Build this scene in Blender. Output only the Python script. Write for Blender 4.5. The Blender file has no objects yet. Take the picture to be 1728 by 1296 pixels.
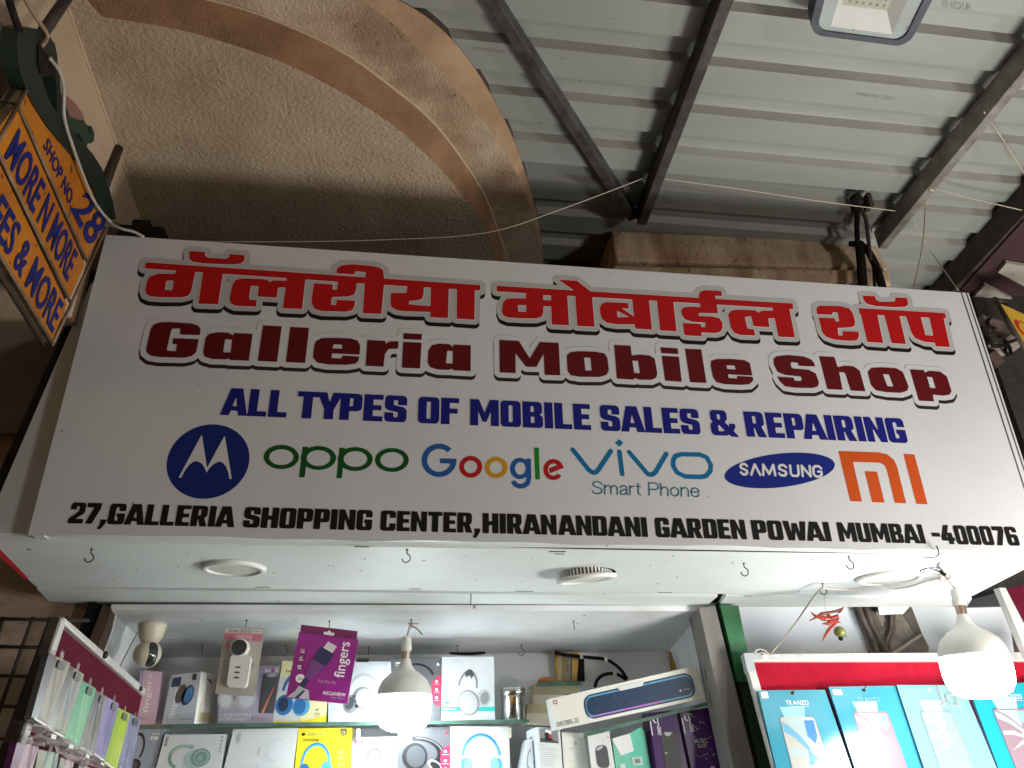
import bpy, bmesh, math, random
import numpy as np
from mathutils import Vector, Matrix
from mathutils.geometry import tessellate_polygon
random.seed(7)
SC = bpy.context.scene
COL = SC.collection

# ------------------------------------------------------------------ camera, world, sun, exposure
FPX = 1300.0                                    # focal length in pixels of the 1728 px wide photograph
CX = Vector((0.98982379, -0.04534098, -0.13488165))
CY = Vector((-0.1410954, -0.43572233, -0.88895339))
CZ = Vector((-0.01846492, 0.8989384, -0.43768574))
EYE = Vector((0, 0, 1.55))
cam = bpy.data.cameras.new('camera')
cam.sensor_width = 36; cam.lens = 36 * FPX / 1728; cam.clip_start = 0.05; cam.clip_end = 200
camo = bpy.data.objects.new('camera', cam); COL.objects.link(camo)
camo.matrix_world = Matrix.Translation(EYE) @ Matrix((CX, CY, CZ)).to_4x4()
SC.camera = camo

world = bpy.data.worlds.new('World'); SC.world = world; world.use_nodes = True
wn = world.node_tree; bg = wn.nodes['Background']
sky = wn.nodes.new('ShaderNodeTexSky'); sky.sky_type = 'NISHITA'; sky.sun_disc = False
sky.sun_elevation = math.radians(1.5); sky.sun_rotation = math.radians(200)
tint = wn.nodes.new('ShaderNodeMix'); tint.data_type = 'RGBA'; tint.blend_type = 'MULTIPLY'
tint.inputs[0].default_value = 1.0; tint.inputs[7].default_value = (0.60, 0.84, 1.15, 1)
wn.links.new(sky.outputs[0], tint.inputs[6]); wn.links.new(tint.outputs[2], bg.inputs['Color'])
bg.inputs['Strength'].default_value = 0.06

SC.view_settings.view_transform = 'Standard'; SC.view_settings.look = 'None'
SC.view_settings.exposure = 0.0; SC.view_settings.gamma = 1.0
try: SC.cycles.use_denoising = True
except Exception: pass
SC.cycles.max_bounces = 8; SC.cycles.diffuse_bounces = 6; SC.cycles.sample_clamp_indirect = 10.0

# ------------------------------------------------------------------ pixel -> point in the place
def ray(px, py):
    v = Vector((px - 864, 648 - py, -FPX))
    return Vector((CX.dot(v), CY.dot(v), CZ.dot(v)))
def PY(px, py, y): d = ray(px, py); return EYE + d * (y / d.y)
def PZ(px, py, z): d = ray(px, py); return EYE + d * ((z - EYE.z) / d.z)
def PP(px, py, p0, n): d = ray(px, py); return EYE + d * ((p0 - EYE).dot(n) / d.dot(n))
def zm(x0, y0, s): return lambda x, y: (x0 + x / s, y0 + y / s)
zA = zm(220, 400, 4.05); zB = zm(620, 430, 4.05); zC = zm(980, 460, 4.05); zD = zm(1280, 470, 4.05)
zE = zm(260, 640, 3.7565); zF = zm(690, 690, 3.2); zG = zm(1180, 690, 3.1533); zH = zm(80, 830, 2.4); zI = zm(640, 860, 2.618)
s1 = zm(0, 880, 3.116); s2 = zm(200, 1000, 4.378); s3 = zm(460, 1000, 4.378); s4 = zm(700, 1000, 4.378)
s5 = zm(900, 1000, 4.378); s6 = zm(1200, 900, 3.2727); s7 = zm(1260, 1130, 5.082)
r3 = zm(400, 0, 3.0857); l6 = zm(0, 0, 3.24); l2 = zm(0, 300, 3.6); rr = zm(1608, 460, 4.983); rb = zm(1560, 900, 4.982)

# ------------------------------------------------------------------ materials
MATS = {}
def mat(name, col, rough=0.6, col2=None, scale=8.0, bump=0.0, bscale=60.0, metal=0.0, spec=0.5, contrast=(0.35, 0.65), detail=6.0, coat=0.0, stretch=None, emit=None, trans=0.0, alpha=1.0, speck=None, rvar=0.0, swirl=0.0):
    if name in MATS: return MATS[name]
    m = bpy.data.materials.new(name); m.use_nodes = True
    nt = m.node_tree; b = nt.nodes['Principled BSDF']
    b.inputs['Base Color'].default_value = (*col, 1); b.inputs['Roughness'].default_value = rough
    b.inputs['Metallic'].default_value = metal; b.inputs['Specular IOR Level'].default_value = spec
    b.inputs['Coat Weight'].default_value = coat; b.inputs['Coat Roughness'].default_value = 0.08
    b.inputs['Transmission Weight'].default_value = trans; b.inputs['Alpha'].default_value = alpha
    tc = nt.nodes.new('ShaderNodeTexCoord'); src = tc.outputs['Object']
    if stretch:
        mp = nt.nodes.new('ShaderNodeMapping'); mp.inputs['Scale'].default_value = stretch
        nt.links.new(src, mp.inputs[0]); src = mp.outputs[0]
    def noise(sc, det):
        n = nt.nodes.new('ShaderNodeTexNoise'); n.inputs['Scale'].default_value = sc; n.inputs['Detail'].default_value = det
        n.inputs['Roughness'].default_value = 0.62; n.inputs['Distortion'].default_value = swirl if sc == scale else 0.0
        nt.links.new(src, n.inputs['Vector']); return n
    cout = None
    if col2:
        n = noise(scale, detail); r = nt.nodes.new('ShaderNodeValToRGB')
        r.color_ramp.elements[0].position = contrast[0]; r.color_ramp.elements[1].position = contrast[1]
        r.color_ramp.elements[0].color = (*col2, 1); r.color_ramp.elements[1].color = (*col, 1)
        nt.links.new(n.outputs['Fac'], r.inputs[0]); cout = r.outputs[0]
        if rvar:
            mr = nt.nodes.new('ShaderNodeMapRange'); mr.inputs[3].default_value = rough + rvar; mr.inputs[4].default_value = max(0.03, rough - rvar)
            nt.links.new(n.outputs['Fac'], mr.inputs[0]); nt.links.new(mr.outputs[0], b.inputs['Roughness'])
    if speck:                                    # small dirt marks
        n = noise(speck[0], 2.0); r = nt.nodes.new('ShaderNodeValToRGB')
        r.color_ramp.elements[0].position = speck[1]; r.color_ramp.elements[1].position = speck[1] + 0.03
        mx = nt.nodes.new('ShaderNodeMix'); mx.data_type = 'RGBA'
        if cout: nt.links.new(cout, mx.inputs[6])
        else: mx.inputs[6].default_value = (*col, 1)
        mx.inputs[7].default_value = (*speck[2], 1)
        nt.links.new(n.outputs['Fac'], r.inputs[0]); nt.links.new(r.outputs[0], mx.inputs[0]); cout = mx.outputs[2]
    if cout: nt.links.new(cout, b.inputs['Base Color'])
    if bump:
        n = noise(bscale, 5.0); bp = nt.nodes.new('ShaderNodeBump'); bp.inputs['Strength'].default_value = bump
        bp.inputs['Distance'].default_value = 0.009 if bump >= 0.8 else 0.01
        nt.links.new(n.outputs['Fac'], bp.inputs['Height']); nt.links.new(bp.outputs[0], b.inputs['Normal'])
    if emit:
        b.inputs['Emission Color'].default_value = (*emit[0], 1); b.inputs['Emission Strength'].default_value = emit[1]
    MATS[name] = m; return m
def inkm(name, c, rough=0.55): return mat(name, c, rough, spec=0.22)

# ------------------------------------------------------------------ mesh builder
class MB:
    def __init__(s): s.v = []; s.f = []; s.m = []; s.sm = []; s.mats = []
    def mi(s, m):
        if m not in s.mats: s.mats.append(m)
        return s.mats.index(m)
    def add(s, vs, fs, m, smooth=False):
        o = len(s.v); k = s.mi(m); s.v.extend(Vector(v) for v in vs)
        for f in fs: s.f.append([i + o for i in f]); s.m.append(k); s.sm.append(smooth)
    def quad(s, a, b, c, d, m): s.add([a, b, c, d], [(0, 1, 2, 3)], m)
    def poly(s, pts, m):
        tri = tessellate_polygon([pts]); s.add(pts, [t for t in tri], m)
    def prism(s, pts, off, m, m2=None):          # polygon pts extruded by vector off
        n = len(pts); q = [Vector(p) + off for p in pts]
        tri = tessellate_polygon([pts])
        s.add(pts, tri, m); s.add(q, tri, m2 or m)
        s.add(list(pts) + q, [(i, (i + 1) % n, n + (i + 1) % n, n + i) for i in range(n)], m2 or m)
    def box(s, lo, hi, m):
        x0, y0, z0 = lo; x1, y1, z1 = hi
        vs = [(x0, y0, z0), (x1, y0, z0), (x1, y1, z0), (x0, y1, z0), (x0, y0, z1), (x1, y0, z1), (x1, y1, z1), (x0, y1, z1)]
        s.add(vs, [(0, 3, 2, 1), (4, 5, 6, 7), (0, 1, 5, 4), (1, 2, 6, 5), (2, 3, 7, 6), (3, 0, 4, 7)], m)
    def hexa(s, a, b, m):                        # two quads a (front) and b (back)
        vs = list(a) + list(b)
        s.add(vs, [(0, 1, 2, 3), (7, 6, 5, 4), (0, 4, 5, 1), (1, 5, 6, 2), (2, 6, 7, 3), (3, 7, 4, 0)], m)
    def tube(s, pts, r, m, n=8, sub=4, r1=None):
        P = [Vector(p) for p in pts]
        if sub > 1 and len(P) > 2:
            Q = []
            for i in range(len(P) - 1):
                p0 = P[max(i - 1, 0)]; p1 = P[i]; p2 = P[i + 1]; p3 = P[min(i + 2, len(P) - 1)]
                for k in range(sub):
                    t = k / sub
                    Q.append(0.5 * ((2 * p1) + (p2 - p0) * t + (2 * p0 - 5 * p1 + 4 * p2 - p3) * t * t + (3 * p1 - p0 - 3 * p2 + p3) * t ** 3))
            Q.append(P[-1]); P = Q
        vs = []; fs = []; N = len(P)
        u = None
        for i, p in enumerate(P):
            d = (P[min(i + 1, N - 1)] - P[max(i - 1, 0)])
            d = d.normalized() if d.length > 1e-9 else Vector((0, 0, 1))
            if u is None:
                u = d.cross(Vector((0, 0, 1)) if abs(d.z) < 0.9 else Vector((1, 0, 0))).normalized()
            else: u = (u - d * u.dot(d)).normalized()
            w = d.cross(u); ra = r if r1 is None else r + (r1 - r) * i / (N - 1)
            for k in range(n):
                a = 2 * math.pi * k / n; vs.append(p + (u * math.cos(a) + w * math.sin(a)) * ra)
        for i in range(N - 1):
            for k in range(n): fs.append((i * n + k, i * n + (k + 1) % n, (i + 1) * n + (k + 1) % n, (i + 1) * n + k))
        fs.append(tuple(range(n - 1, -1, -1))); fs.append(tuple((N - 1) * n + k for k in range(n)))
        s.add(vs, fs, m, True)
    def lathe(s, prof, c, m, n=32, axis=Vector((0, 0, 1)), smooth=True):   # prof: list of (radius, height)
        ax = Vector(axis).normalized(); u = ax.cross(Vector((0, 1, 0)) if abs(ax.y) < 0.9 else Vector((1, 0, 0))).normalized(); w = ax.cross(u)
        c = Vector(c); vs = []; fs = []
        for (r, h) in prof:
            for k in range(n):
                a = 2 * math.pi * k / n; vs.append(c + ax * h + (u * math.cos(a) + w * math.sin(a)) * r)
        for i in range(len(prof) - 1):
            for k in range(n): fs.append((i * n + k, i * n + (k + 1) % n, (i + 1) * n + (k + 1) % n, (i + 1) * n + k))
        s.add(vs, fs, m, smooth)
    def sphere(s, c, r, m, n=20, sx=1, sy=1, sz=1):
        prof = [(max(1e-4, math.sin(math.pi * i / 12)), -math.cos(math.pi * i / 12)) for i in range(13)]
        vs = []; fs = []
        for (a, h) in prof:
            for k in range(n):
                t = 2 * math.pi * k / n; vs.append(Vector(c) + Vector((a * math.cos(t) * r * sx, a * math.sin(t) * r * sy, h * r * sz)))
        for i in range(12):
            for k in range(n): fs.append((i * n + k, i * n + (k + 1) % n, (i + 1) * n + (k + 1) % n, (i + 1) * n + k))
        s.add(vs, fs, m, True)
    def bar(s, a, b, w, h, m, up=Vector((0, 0, 1))):   # rectangular bar: bottom centre line a-b, width w, height h along up
        d = (b - a).normalized(); sd = d.cross(up).normalized() * (w / 2); u = up * h
        s.hexa([a - sd, a + sd, a + sd + u, a - sd + u], [b - sd, b + sd, b + sd + u, b - sd + u], m)
    def build(s, name, parent=None, bevel=0.0):
        me = bpy.data.meshes.new(name)
        if parent is not None: loc = parent.location.copy() if parent.parent is None else parent.parent.location + parent.location
        else:
            xs = [v.x for v in s.v]; ys = [v.y for v in s.v]; zs = [v.z for v in s.v]
            loc = Vector(((min(xs) + max(xs)) / 2, (min(ys) + max(ys)) / 2, min(zs)))
        me.from_pydata([tuple(v - loc) for v in s.v], [], s.f)
        for m in s.mats: me.materials.append(m)
        me.polygons.foreach_set('material_index', s.m); me.polygons.foreach_set('use_smooth', s.sm)
        bm = bmesh.new(); bm.from_mesh(me)
        bmesh.ops.recalc_face_normals(bm, faces=bm.faces) if len(bm.faces) < 4000 else None
        bm.to_mesh(me); bm.free(); me.update()
        o = bpy.data.objects.new(name, me); COL.objects.link(o)
        if parent is not None: o.parent = parent
        else: o.location = loc
        if bevel:
            bv = o.modifiers.new('bevel', 'BEVEL'); bv.width = bevel; bv.segments = 2; bv.limit_method = 'ANGLE'; bv.angle_limit = math.radians(40)
        return o
def tag(o, label, cat, group=None, kind=None):
    o['label'] = label; o['category'] = cat
    if group: o['group'] = group
    if kind: o['kind'] = kind
    return o
def thing(name, loc, label, cat, group=None):
    o = bpy.data.objects.new(name, None); COL.objects.link(o); o.location = Vector(loc); o.empty_display_size = 0.05
    return tag(o, label, cat, group)
def struct(o): o['kind'] = 'structure'; return o

# text -> flat outline in a 0..1 box, from the builtin font
TXT = {}
def text2d(sx, bold=0.0):
    k = (sx, bold)
    if k in TXT: return TXT[k]
    c = bpy.data.curves.new('txt', 'FONT'); c.body = sx; c.offset = bold; c.resolution_u = 3
    o = bpy.data.objects.new('txt', c); COL.objects.link(o); bpy.context.view_layer.update()
    me = bpy.data.meshes.new_from_object(o.evaluated_get(bpy.context.evaluated_depsgraph_get()))
    vs = [(v.co.x, v.co.y) for v in me.vertices]; fs = [tuple(p.vertices) for p in me.polygons]
    bpy.data.objects.remove(o); bpy.data.meshes.remove(me); bpy.data.curves.remove(c)
    x0 = min(v[0] for v in vs); x1 = max(v[0] for v in vs); y0 = min(v[1] for v in vs); y1 = max(v[1] for v in vs)
    r = ([((x - x0) / (x1 - x0), (y - y0) / (y1 - y0)) for x, y in vs], fs); TXT[k] = r; return r

# a flat face of a thing, on which printing is laid in thin layers
class Face:
    def __init__(s, tl, tr, br, bl):
        s.tl, s.tr, s.br, s.bl = [Vector(p) for p in (tl, tr, br, bl)]
        s.n = ((s.bl - s.tl).cross(s.tr - s.tl)).normalized()
    def pt(s, u, v, o=0): 
        a = s.tl.lerp(s.tr, u) if 0 <= u <= 1 else s.tl + (s.tr - s.tl) * u
        b = s.bl.lerp(s.br, u) if 0 <= u <= 1 else s.bl + (s.br - s.bl) * u
        return a + (b - a) * v + s.n * (o * 0.0007)
    def asp(s): return (s.tr - s.tl).length / (s.bl - s.tl).length
    def to_z(s, z):
        s2 = Face(s.tl, s.tr, s.br, s.bl)
        for t, b in (('tl', 'bl'), ('tr', 'br')):
            p = getattr(s, t); q = getattr(s, b); k = (z - p.z) / (q.z - p.z); setattr(s2, b, p + (q - p) * k)
        s2.n = s.n; return s2
    def rect(s, mb, u0, v0, u1, v1, m, o=1): mb.quad(s.pt(u0, v0, o), s.pt(u1, v0, o), s.pt(u1, v1, o), s.pt(u0, v1, o), m)
    def poly(s, mb, pts, m, o=1): mb.poly([s.pt(u, v, o) for u, v in pts], m)
    def rrect(s, mb, u0, v0, u1, v1, r, m, o=1):
        a = s.asp(); ru = r / a; pts = []
        for cu, cv, a0 in ((u1 - ru, v0 + r, -90), (u1 - ru, v1 - r, 0), (u0 + ru, v1 - r, 90), (u0 + ru, v0 + r, 180)):
            for k in range(6):
                t = math.radians(a0 + 18 * k); pts.append((cu + ru * math.cos(t), cv + r * math.sin(t)))
        s.poly(mb, pts, m, o)
    def disc(s, mb, cu, cv, ru, rv, m, o=1, rot=0, n=28):
        a = s.asp(); c, sn = math.cos(rot), math.sin(rot); pts = []
        for k in range(n):
            t = 2 * math.pi * k / n; x = ru * a * math.cos(t); y = rv * math.sin(t)
            pts.append((cu + (x * c - y * sn) / a, cv + x * sn + y * c))
        mb.poly([s.pt(u, v, o) for u, v in pts], m)
    def arc(s, mb, cu, cv, ru, rv, w, a0, a1, m, o=1, rot=0, n=28, w1=None):  # band from angle a0 to a1, w = band width (share of radius)
        a = s.asp(); c, sn = math.cos(rot), math.sin(rot); vs = []; w1 = w if w1 is None else w1
        for k in range(n + 1):
            f = k / n; t = math.radians(a0 + (a1 - a0) * f); ww = w + (w1 - w) * abs(2 * f - 1)
            for q in (1.0, 1.0 - ww):
                x = ru * a * math.cos(t) * q; y = -rv * math.sin(t) * q
                vs.append(s.pt(cu + (x * c - y * sn) / a, cv + x * sn + y * c, o))
        mb.add(vs, [(2 * k, 2 * k + 1, 2 * k + 3, 2 * k + 2) for k in range(n)], m)
    def text(s, mb, st, u0, v0, u1, v1, m, o=2, bold=0.0, rot=False):
        vs, fs = text2d(st, bold)
        if rot: P = [s.pt(u1 - y * (u1 - u0) if False else u0 + (1 - y) * (u1 - u0), v1 - x * (v1 - v0), o) for x, y in vs]
        else: P = [s.pt(u0 + x * (u1 - u0), v1 - y * (v1 - v0), o) for x, y in vs]
        mb.add(P, fs, m)
    def lines(s, mb, u0, v0, u1, v1, n, m, o=1, fill=0.45):
        for k in range(n):
            h = (v1 - v0) / n; e = u1 - (u1 - u0) * random.uniform(0, 0.35)
            s.rect(mb, u0, v0 + k * h, e, v0 + k * h + h * fill, m, o)
    def slab(s, mb, depth, mf, ms=None):
        b = [p - s.n * depth for p in (s.tl, s.tr, s.br, s.bl)]; f = [s.tl, s.tr, s.br, s.bl]
        ms = ms or mf
        mb.add(f, [(0, 1, 2, 3)], mf)
        mb.add(f + b, [(7, 6, 5, 4), (0, 4, 5, 1), (1, 5, 6, 2), (2, 6, 7, 3), (3, 7, 4, 0)], ms)
def FY(z, pts, y):
    return Face(*[PY(*(z(*p) if z else p), y) for p in pts])

# ------------------------------------------------------------------ union of outlines -> flat mesh (signed distance, clipped grid)
def sdf_mesh(polys, strokes=(), off=0.0, res=0.0016, shift=(0, 0)):
    # polys: list of glyphs, each a list of contours (outer, holes...) of 2D points; strokes: (points, halfwidth, closed)
    allp = [p for g in polys for c in g for p in c] + [p for st in strokes for p in st[0]]
    pad = off + 3 * res + max([st[1] for st in strokes], default=0)
    x0 = min(p[0] for p in allp) - pad; x1 = max(p[0] for p in allp) + pad
    y0 = min(p[1] for p in allp) - pad; y1 = max(p[1] for p in allp) + pad
    nx = int((x1 - x0) / res) + 2; ny = int((y1 - y0) / res) + 2
    D = np.full((ny, nx), 1.0)
    def sub(pts, pd):
        i0 = max(0, int((min(p[0] for p in pts) - pd - x0) / res)); i1 = min(nx, int((max(p[0] for p in pts) + pd - x0) / res) + 2)
        j0 = max(0, int((min(p[1] for p in pts) - pd - y0) / res)); j1 = min(ny, int((max(p[1] for p in pts) + pd - y0) / res) + 2)
        gx, gy = np.meshgrid(x0 + np.arange(i0, i1) * res, y0 + np.arange(j0, j1) * res)
        return i0, i1, j0, j1, gx, gy
    def segd(gx, gy, a, b):
        dx, dy = b[0] - a[0], b[1] - a[1]; L = dx * dx + dy * dy + 1e-18
        t = np.clip(((gx - a[0]) * dx + (gy - a[1]) * dy) / L, 0, 1)
        return np.hypot(gx - a[0] - t * dx, gy - a[1] - t * dy)
    for g in polys:
        i0, i1, j0, j1, gx, gy = sub(g[0], pad); d = np.full(gx.shape, 9.0); ins = np.zeros(gx.shape, bool)
        for c in g:
            for k in range(len(c)):
                a, b = c[k], c[(k + 1) % len(c)]; d = np.minimum(d, segd(gx, gy, a, b))
                if a[1] != b[1]:
                    cr = ((a[1] > gy) != (b[1] > gy)) & (gx < (b[0] - a[0]) * (gy - a[1]) / (b[1] - a[1]) + a[0]); ins ^= cr
        d = np.where(ins, -d, d); D[j0:j1, i0:i1] = np.minimum(D[j0:j1, i0:i1], d)
    for pts, hw, closed in strokes:
        i0, i1, j0, j1, gx, gy = sub(pts, hw + pad); d = np.full(gx.shape, 9.0)
        for k in range(len(pts) - (0 if closed else 1)): d = np.minimum(d, segd(gx, gy, pts[k], pts[(k + 1) % len(pts)]))
        D[j0:j1, i0:i1] = np.minimum(D[j0:j1, i0:i1], d - hw)
    F = off - D; P = F > 0
    cnt = P[:-1, :-1].astype(int) + P[1:, :-1] + P[:-1, 1:] + P[1:, 1:]
    V = []; FA = []; idx = {}
    def vid(x, y):
        k = (round(x * 1e6), round(y * 1e6))
        if k not in idx: idx[k] = len(V); V.append((x + shift[0], y + shift[1]))
        return idx[k]
    for j in range(ny - 1):
        row = cnt[j]; ya = y0 + j * res; yb = ya + res
        full = np.nonzero(row == 4)[0]
        if len(full):
            br = np.split(full, np.nonzero(np.diff(full) > 1)[0] + 1)
            for r in br:
                xa = x0 + r[0] * res; xb = x0 + (r[-1] + 1) * res
                FA.append((vid(xa, ya), vid(xb, ya), vid(xb, yb), vid(xa, yb)))
        for i in np.nonzero((row > 0) & (row < 4))[0]:
            xa = x0 + i * res; xb = xa + res
            cs = [(xa, ya, F[j, i]), (xb, ya, F[j, i + 1]), (xb, yb, F[j + 1, i + 1]), (xa, yb, F[j + 1, i])]
            out = []
            for k in range(4):
                a, b = cs[k], cs[(k + 1) % 4]
                if a[2] > 0: out.append(vid(a[0], a[1]))
                if (a[2] > 0) != (b[2] > 0):
                    t = a[2] / (a[2] - b[2]); out.append(vid(a[0] + (b[0] - a[0]) * t, a[1] + (b[1] - a[1]) * t))
            o2 = [o for n_, o in enumerate(out) if o != out[n_ - 1]]
            if len(o2) >= 3: FA.append(tuple(o2))
    return V, FA
SY = 2.0                                          # the plane of the shop sign
def S2(px, py): p = PY(px, py, SY); return (p.x, p.z)
def TR(z, pts): return [S2(*z(*p)) for p in pts]

# ------------------------------------------------------------------ shared materials
M_flex = mat('white_flex', (0.715, 0.72, 0.74), 0.42, (0.655, 0.66, 0.68), 2.2, 0.10, 260, spec=0.35, speck=(38, 0.735, (0.42, 0.40, 0.38)))
M_white = mat('white_laminate', (0.77, 0.835, 0.825), 0.55, (0.70, 0.72, 0.71), 1.6, 0.03, 20, spec=0.45, speck=(26, 0.73, (0.30, 0.27, 0.24)))
M_white2 = mat('dirty_white_laminate', (0.74, 0.76, 0.78), 0.4, (0.56, 0.57, 0.58), 2.4, 0.03, 20, spec=0.4, speck=(20, 0.71, (0.25, 0.22, 0.19)))
M_slab = mat('rough_plaster', (0.57, 0.45, 0.32), 0.9, (0.39, 0.285, 0.185), 2.6, 1.0, 70, spec=0.15, contrast=(0.3, 0.62), speck=(70, 0.70, (0.17, 0.12, 0.08)))
M_band = mat('stained_smooth_plaster', (0.37, 0.215, 0.125), 0.85, (0.22, 0.12, 0.07), 5, 0.5, 120, spec=0.15, speck=(80, 0.70, (0.10, 0.06, 0.04)))
M_ring = mat('weathered_plaster', (0.64, 0.50, 0.36), 0.9, (0.36, 0.24, 0.15), 3.6, 0.8, 100, spec=0.15, contrast=(0.36, 0.60), speck=(60, 0.69, (0.13, 0.085, 0.05)))
M_rim = mat('orange_brown_plaster', (0.50, 0.33, 0.20), 0.85, (0.31, 0.19, 0.115), 4.2, 0.4, 90, spec=0.15, stretch=(1, 1, 0.35))
M_beam = mat('smooth_beige_plaster', (0.60, 0.46, 0.33), 0.88, (0.48, 0.35, 0.24), 2.2, 0.45, 130, spec=0.15, speck=(60, 0.74, (0.16, 0.10, 0.06)))
M_ledge = mat('streaked_plaster', (0.66, 0.50, 0.35), 0.9, (0.30, 0.185, 0.11), 9, 0.9, 80, spec=0.15, stretch=(1.0, 1, 0.45), contrast=(0.34, 0.66), speck=(50, 0.66, (0.16, 0.09, 0.05)))
M_wall = mat('brown_wall', (0.56, 0.44, 0.34), 0.92, (0.34, 0.25, 0.19), 4, 0.9, 60, spec=0.1, stretch=(0.4, 1, 1.5))
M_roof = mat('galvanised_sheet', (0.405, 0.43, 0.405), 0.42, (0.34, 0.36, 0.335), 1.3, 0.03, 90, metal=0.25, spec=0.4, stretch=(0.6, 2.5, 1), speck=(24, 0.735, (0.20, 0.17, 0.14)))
M_roof_shade = mat('shade_toned_sheet', (0.33, 0.325, 0.295), 0.5, (0.26, 0.245, 0.22), 3, 0.05, 60, metal=0.15, stretch=(0.6, 2, 1))  # far walls of the ribs: their shade is put into a darker colour
M_steel = mat('dark_steel', (0.10, 0.095, 0.085), 0.6, (0.04, 0.037, 0.033), 14, 0.25, 150, metal=0.4)
M_steel2 = mat('primer_steel', (0.33, 0.32, 0.295), 0.5, (0.16, 0.13, 0.11), 12, 0.15, 120, metal=0.3)
M_rust = mat('rusty_dark_steel', (0.07, 0.045, 0.035), 0.7, (0.03, 0.022, 0.018), 16, 0.3, 120)
M_black = mat('black_rubber', (0.010, 0.009, 0.008), 0.8, (0.018, 0.015, 0.013), 20, 0.2, 150, spec=0.15)
M_wire = mat('grey_flex_wire', (0.48, 0.46, 0.42), 0.5, (0.36, 0.33, 0.29), 30)
M_wirew = mat('white_wire', (0.50, 0.47, 0.42), 0.5, (0.38, 0.34, 0.28), 30)
M_string = mat('pale_string', (0.52, 0.46, 0.36), 0.8, (0.40, 0.34, 0.26), 60)
M_hook = mat('black_hook_metal', (0.03, 0.03, 0.03), 0.45, (0.07, 0.05, 0.035), 60, metal=0.6)
M_maroon = mat('maroon_felt', (0.115, 0.007, 0.024), 0.95, (0.085, 0.006, 0.018), 40, 0.4, 400, spec=0.1)
M_red = mat('red_felt', (0.40, 0.010, 0.028), 0.95, (0.33, 0.008, 0.023), 30, 0.4, 400, spec=0.1)
M_alu = mat('aluminium_frame', (0.72, 0.72, 0.69), 0.35, (0.55, 0.55, 0.52), 16, 0.05, 90, metal=0.25, stretch=(4, 4, 0.5))
M_green = mat('green_painted_post', (0.018, 0.15, 0.045), 0.42, (0.012, 0.095, 0.03), 6, 0.1, 60, speck=(22, 0.70, (0.25, 0.22, 0.18)))
M_post = mat('grey_dirty_post', (0.22, 0.205, 0.19), 0.6, (0.14, 0.13, 0.12), 7, 0.15, 60, speck=(18, 0.66, (0.08, 0.07, 0.06)), stretch=(1, 1, 0.4))
M_wood_shade = mat('dark_wood_and_shade', (0.085, 0.045, 0.03), 0.6, (0.04, 0.022, 0.016), 20, 0.2, 80, stretch=(3, 3, 0.3))
M_gedge = mat('green_glass_edge', (0.10, 0.19, 0.15), 0.15, (0.05, 0.10, 0.08), 9, spec=0.8)
M_glass = mat('pale_green_glass', (0.72, 0.86, 0.80), 0.08, spec=0.6, alpha=0.28)
M_emit = mat('lamp_diffuser_lit', (0.9, 0.9, 0.9), 0.5, emit=((0.86, 0.97, 1.0), 50.0))
nt = M_emit.node_tree; tc = nt.nodes.new('ShaderNodeTexCoord'); sx = nt.nodes.new('ShaderNodeSeparateXYZ'); mr = nt.nodes.new('ShaderNodeMapRange'); mr.interpolation_type = 'SMOOTHSTEP'
for k, v in ((1, 0.115), (2, 0.055), (3, 0.6), (4, 47.0)): mr.inputs[k].default_value = v     # the LED board inside shines mostly downwards
nt.links.new(tc.outputs['Object'], sx.inputs[0]); nt.links.new(sx.outputs[2], mr.inputs[0]); nt.links.new(mr.outputs[0], nt.nodes['Principled BSDF'].inputs['Emission Strength'])
M_lampbody = mat('white_lamp_plastic', (0.70, 0.70, 0.66), 0.42, (0.66, 0.66, 0.62), 6)
M_lamprim = mat('white_trim', (0.80, 0.80, 0.78), 0.35, (0.76, 0.76, 0.74), 10)
M_diff = mat('frosted_diffuser', (0.66, 0.67, 0.62), 0.55, (0.60, 0.61, 0.56), 5)
M_brass = mat('lamp_cap_metal', (0.62, 0.50, 0.42), 0.28, (0.45, 0.36, 0.30), 20, metal=0.9)

# ================================================================== GROUND AND BUILDING
mb = MB(); mb.box((-30, -30, -0.2), (30, 30, 0.0), mat('stone_paving', (0.20, 0.18, 0.16), 0.8, (0.13, 0.12, 0.11), 3, 0.3, 40))
g = struct(mb.build('ground'))

ZS, ZB, ZR = 3.30, 3.40, 3.44                       # slab underside, stepped rim underside, roof sheet
lit = [(r3(x, y)) for x, y in [(-900, -190), (-420, -80), (-250, -30), (0, 30), (150, 82), (290, 140), (430, 203), (560, 270), (700, 368), (830, 470), (915, 535), (990, 600), (1080, 700), (1160, 810), (1235, 920), (1295, 1025), (1345, 1160), (1390, 1296), (1425, 1430)]]
inn = [(r3(x, y)) for x, y in [(-900, 60), (-480, 120), (-250, 165), (0, 240), (130, 283), (260, 332), (420, 412), (580, 500), (705, 578), (830, 662), (950, 770), (1060, 880), (1128, 960), (1190, 1040), (1245, 1110), (1290, 1180), (1312, 1240), (1332, 1296), (1355, 1430)]]
cre = [(r3(x, y)) for x, y in [(-300, -260), (100, -180), (400, -90), (560, -30), (700, 30), (850, 150), (950, 260), (1020, 330), (1080, 400), (1190, 515), (1280, 620), (1345, 712), (1400, 800), (1455, 900), (1500, 1000), (1535, 1100), (1560, 1200), (1580, 1296), (1595, 1430)]]
out = [(r3(x, y)) for x, y in [(-300, -330), (200, -250), (550, -130), (720, -60), (840, 0), (960, 62), (1060, 145), (1140, 222), (1230, 340), (1310, 470), (1375, 585), (1430, 700), (1475, 815), (1510, 930), (1540, 1020), (1562, 1110), (1578, 1200), (1590, 1296), (1602, 1430)]]
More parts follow.
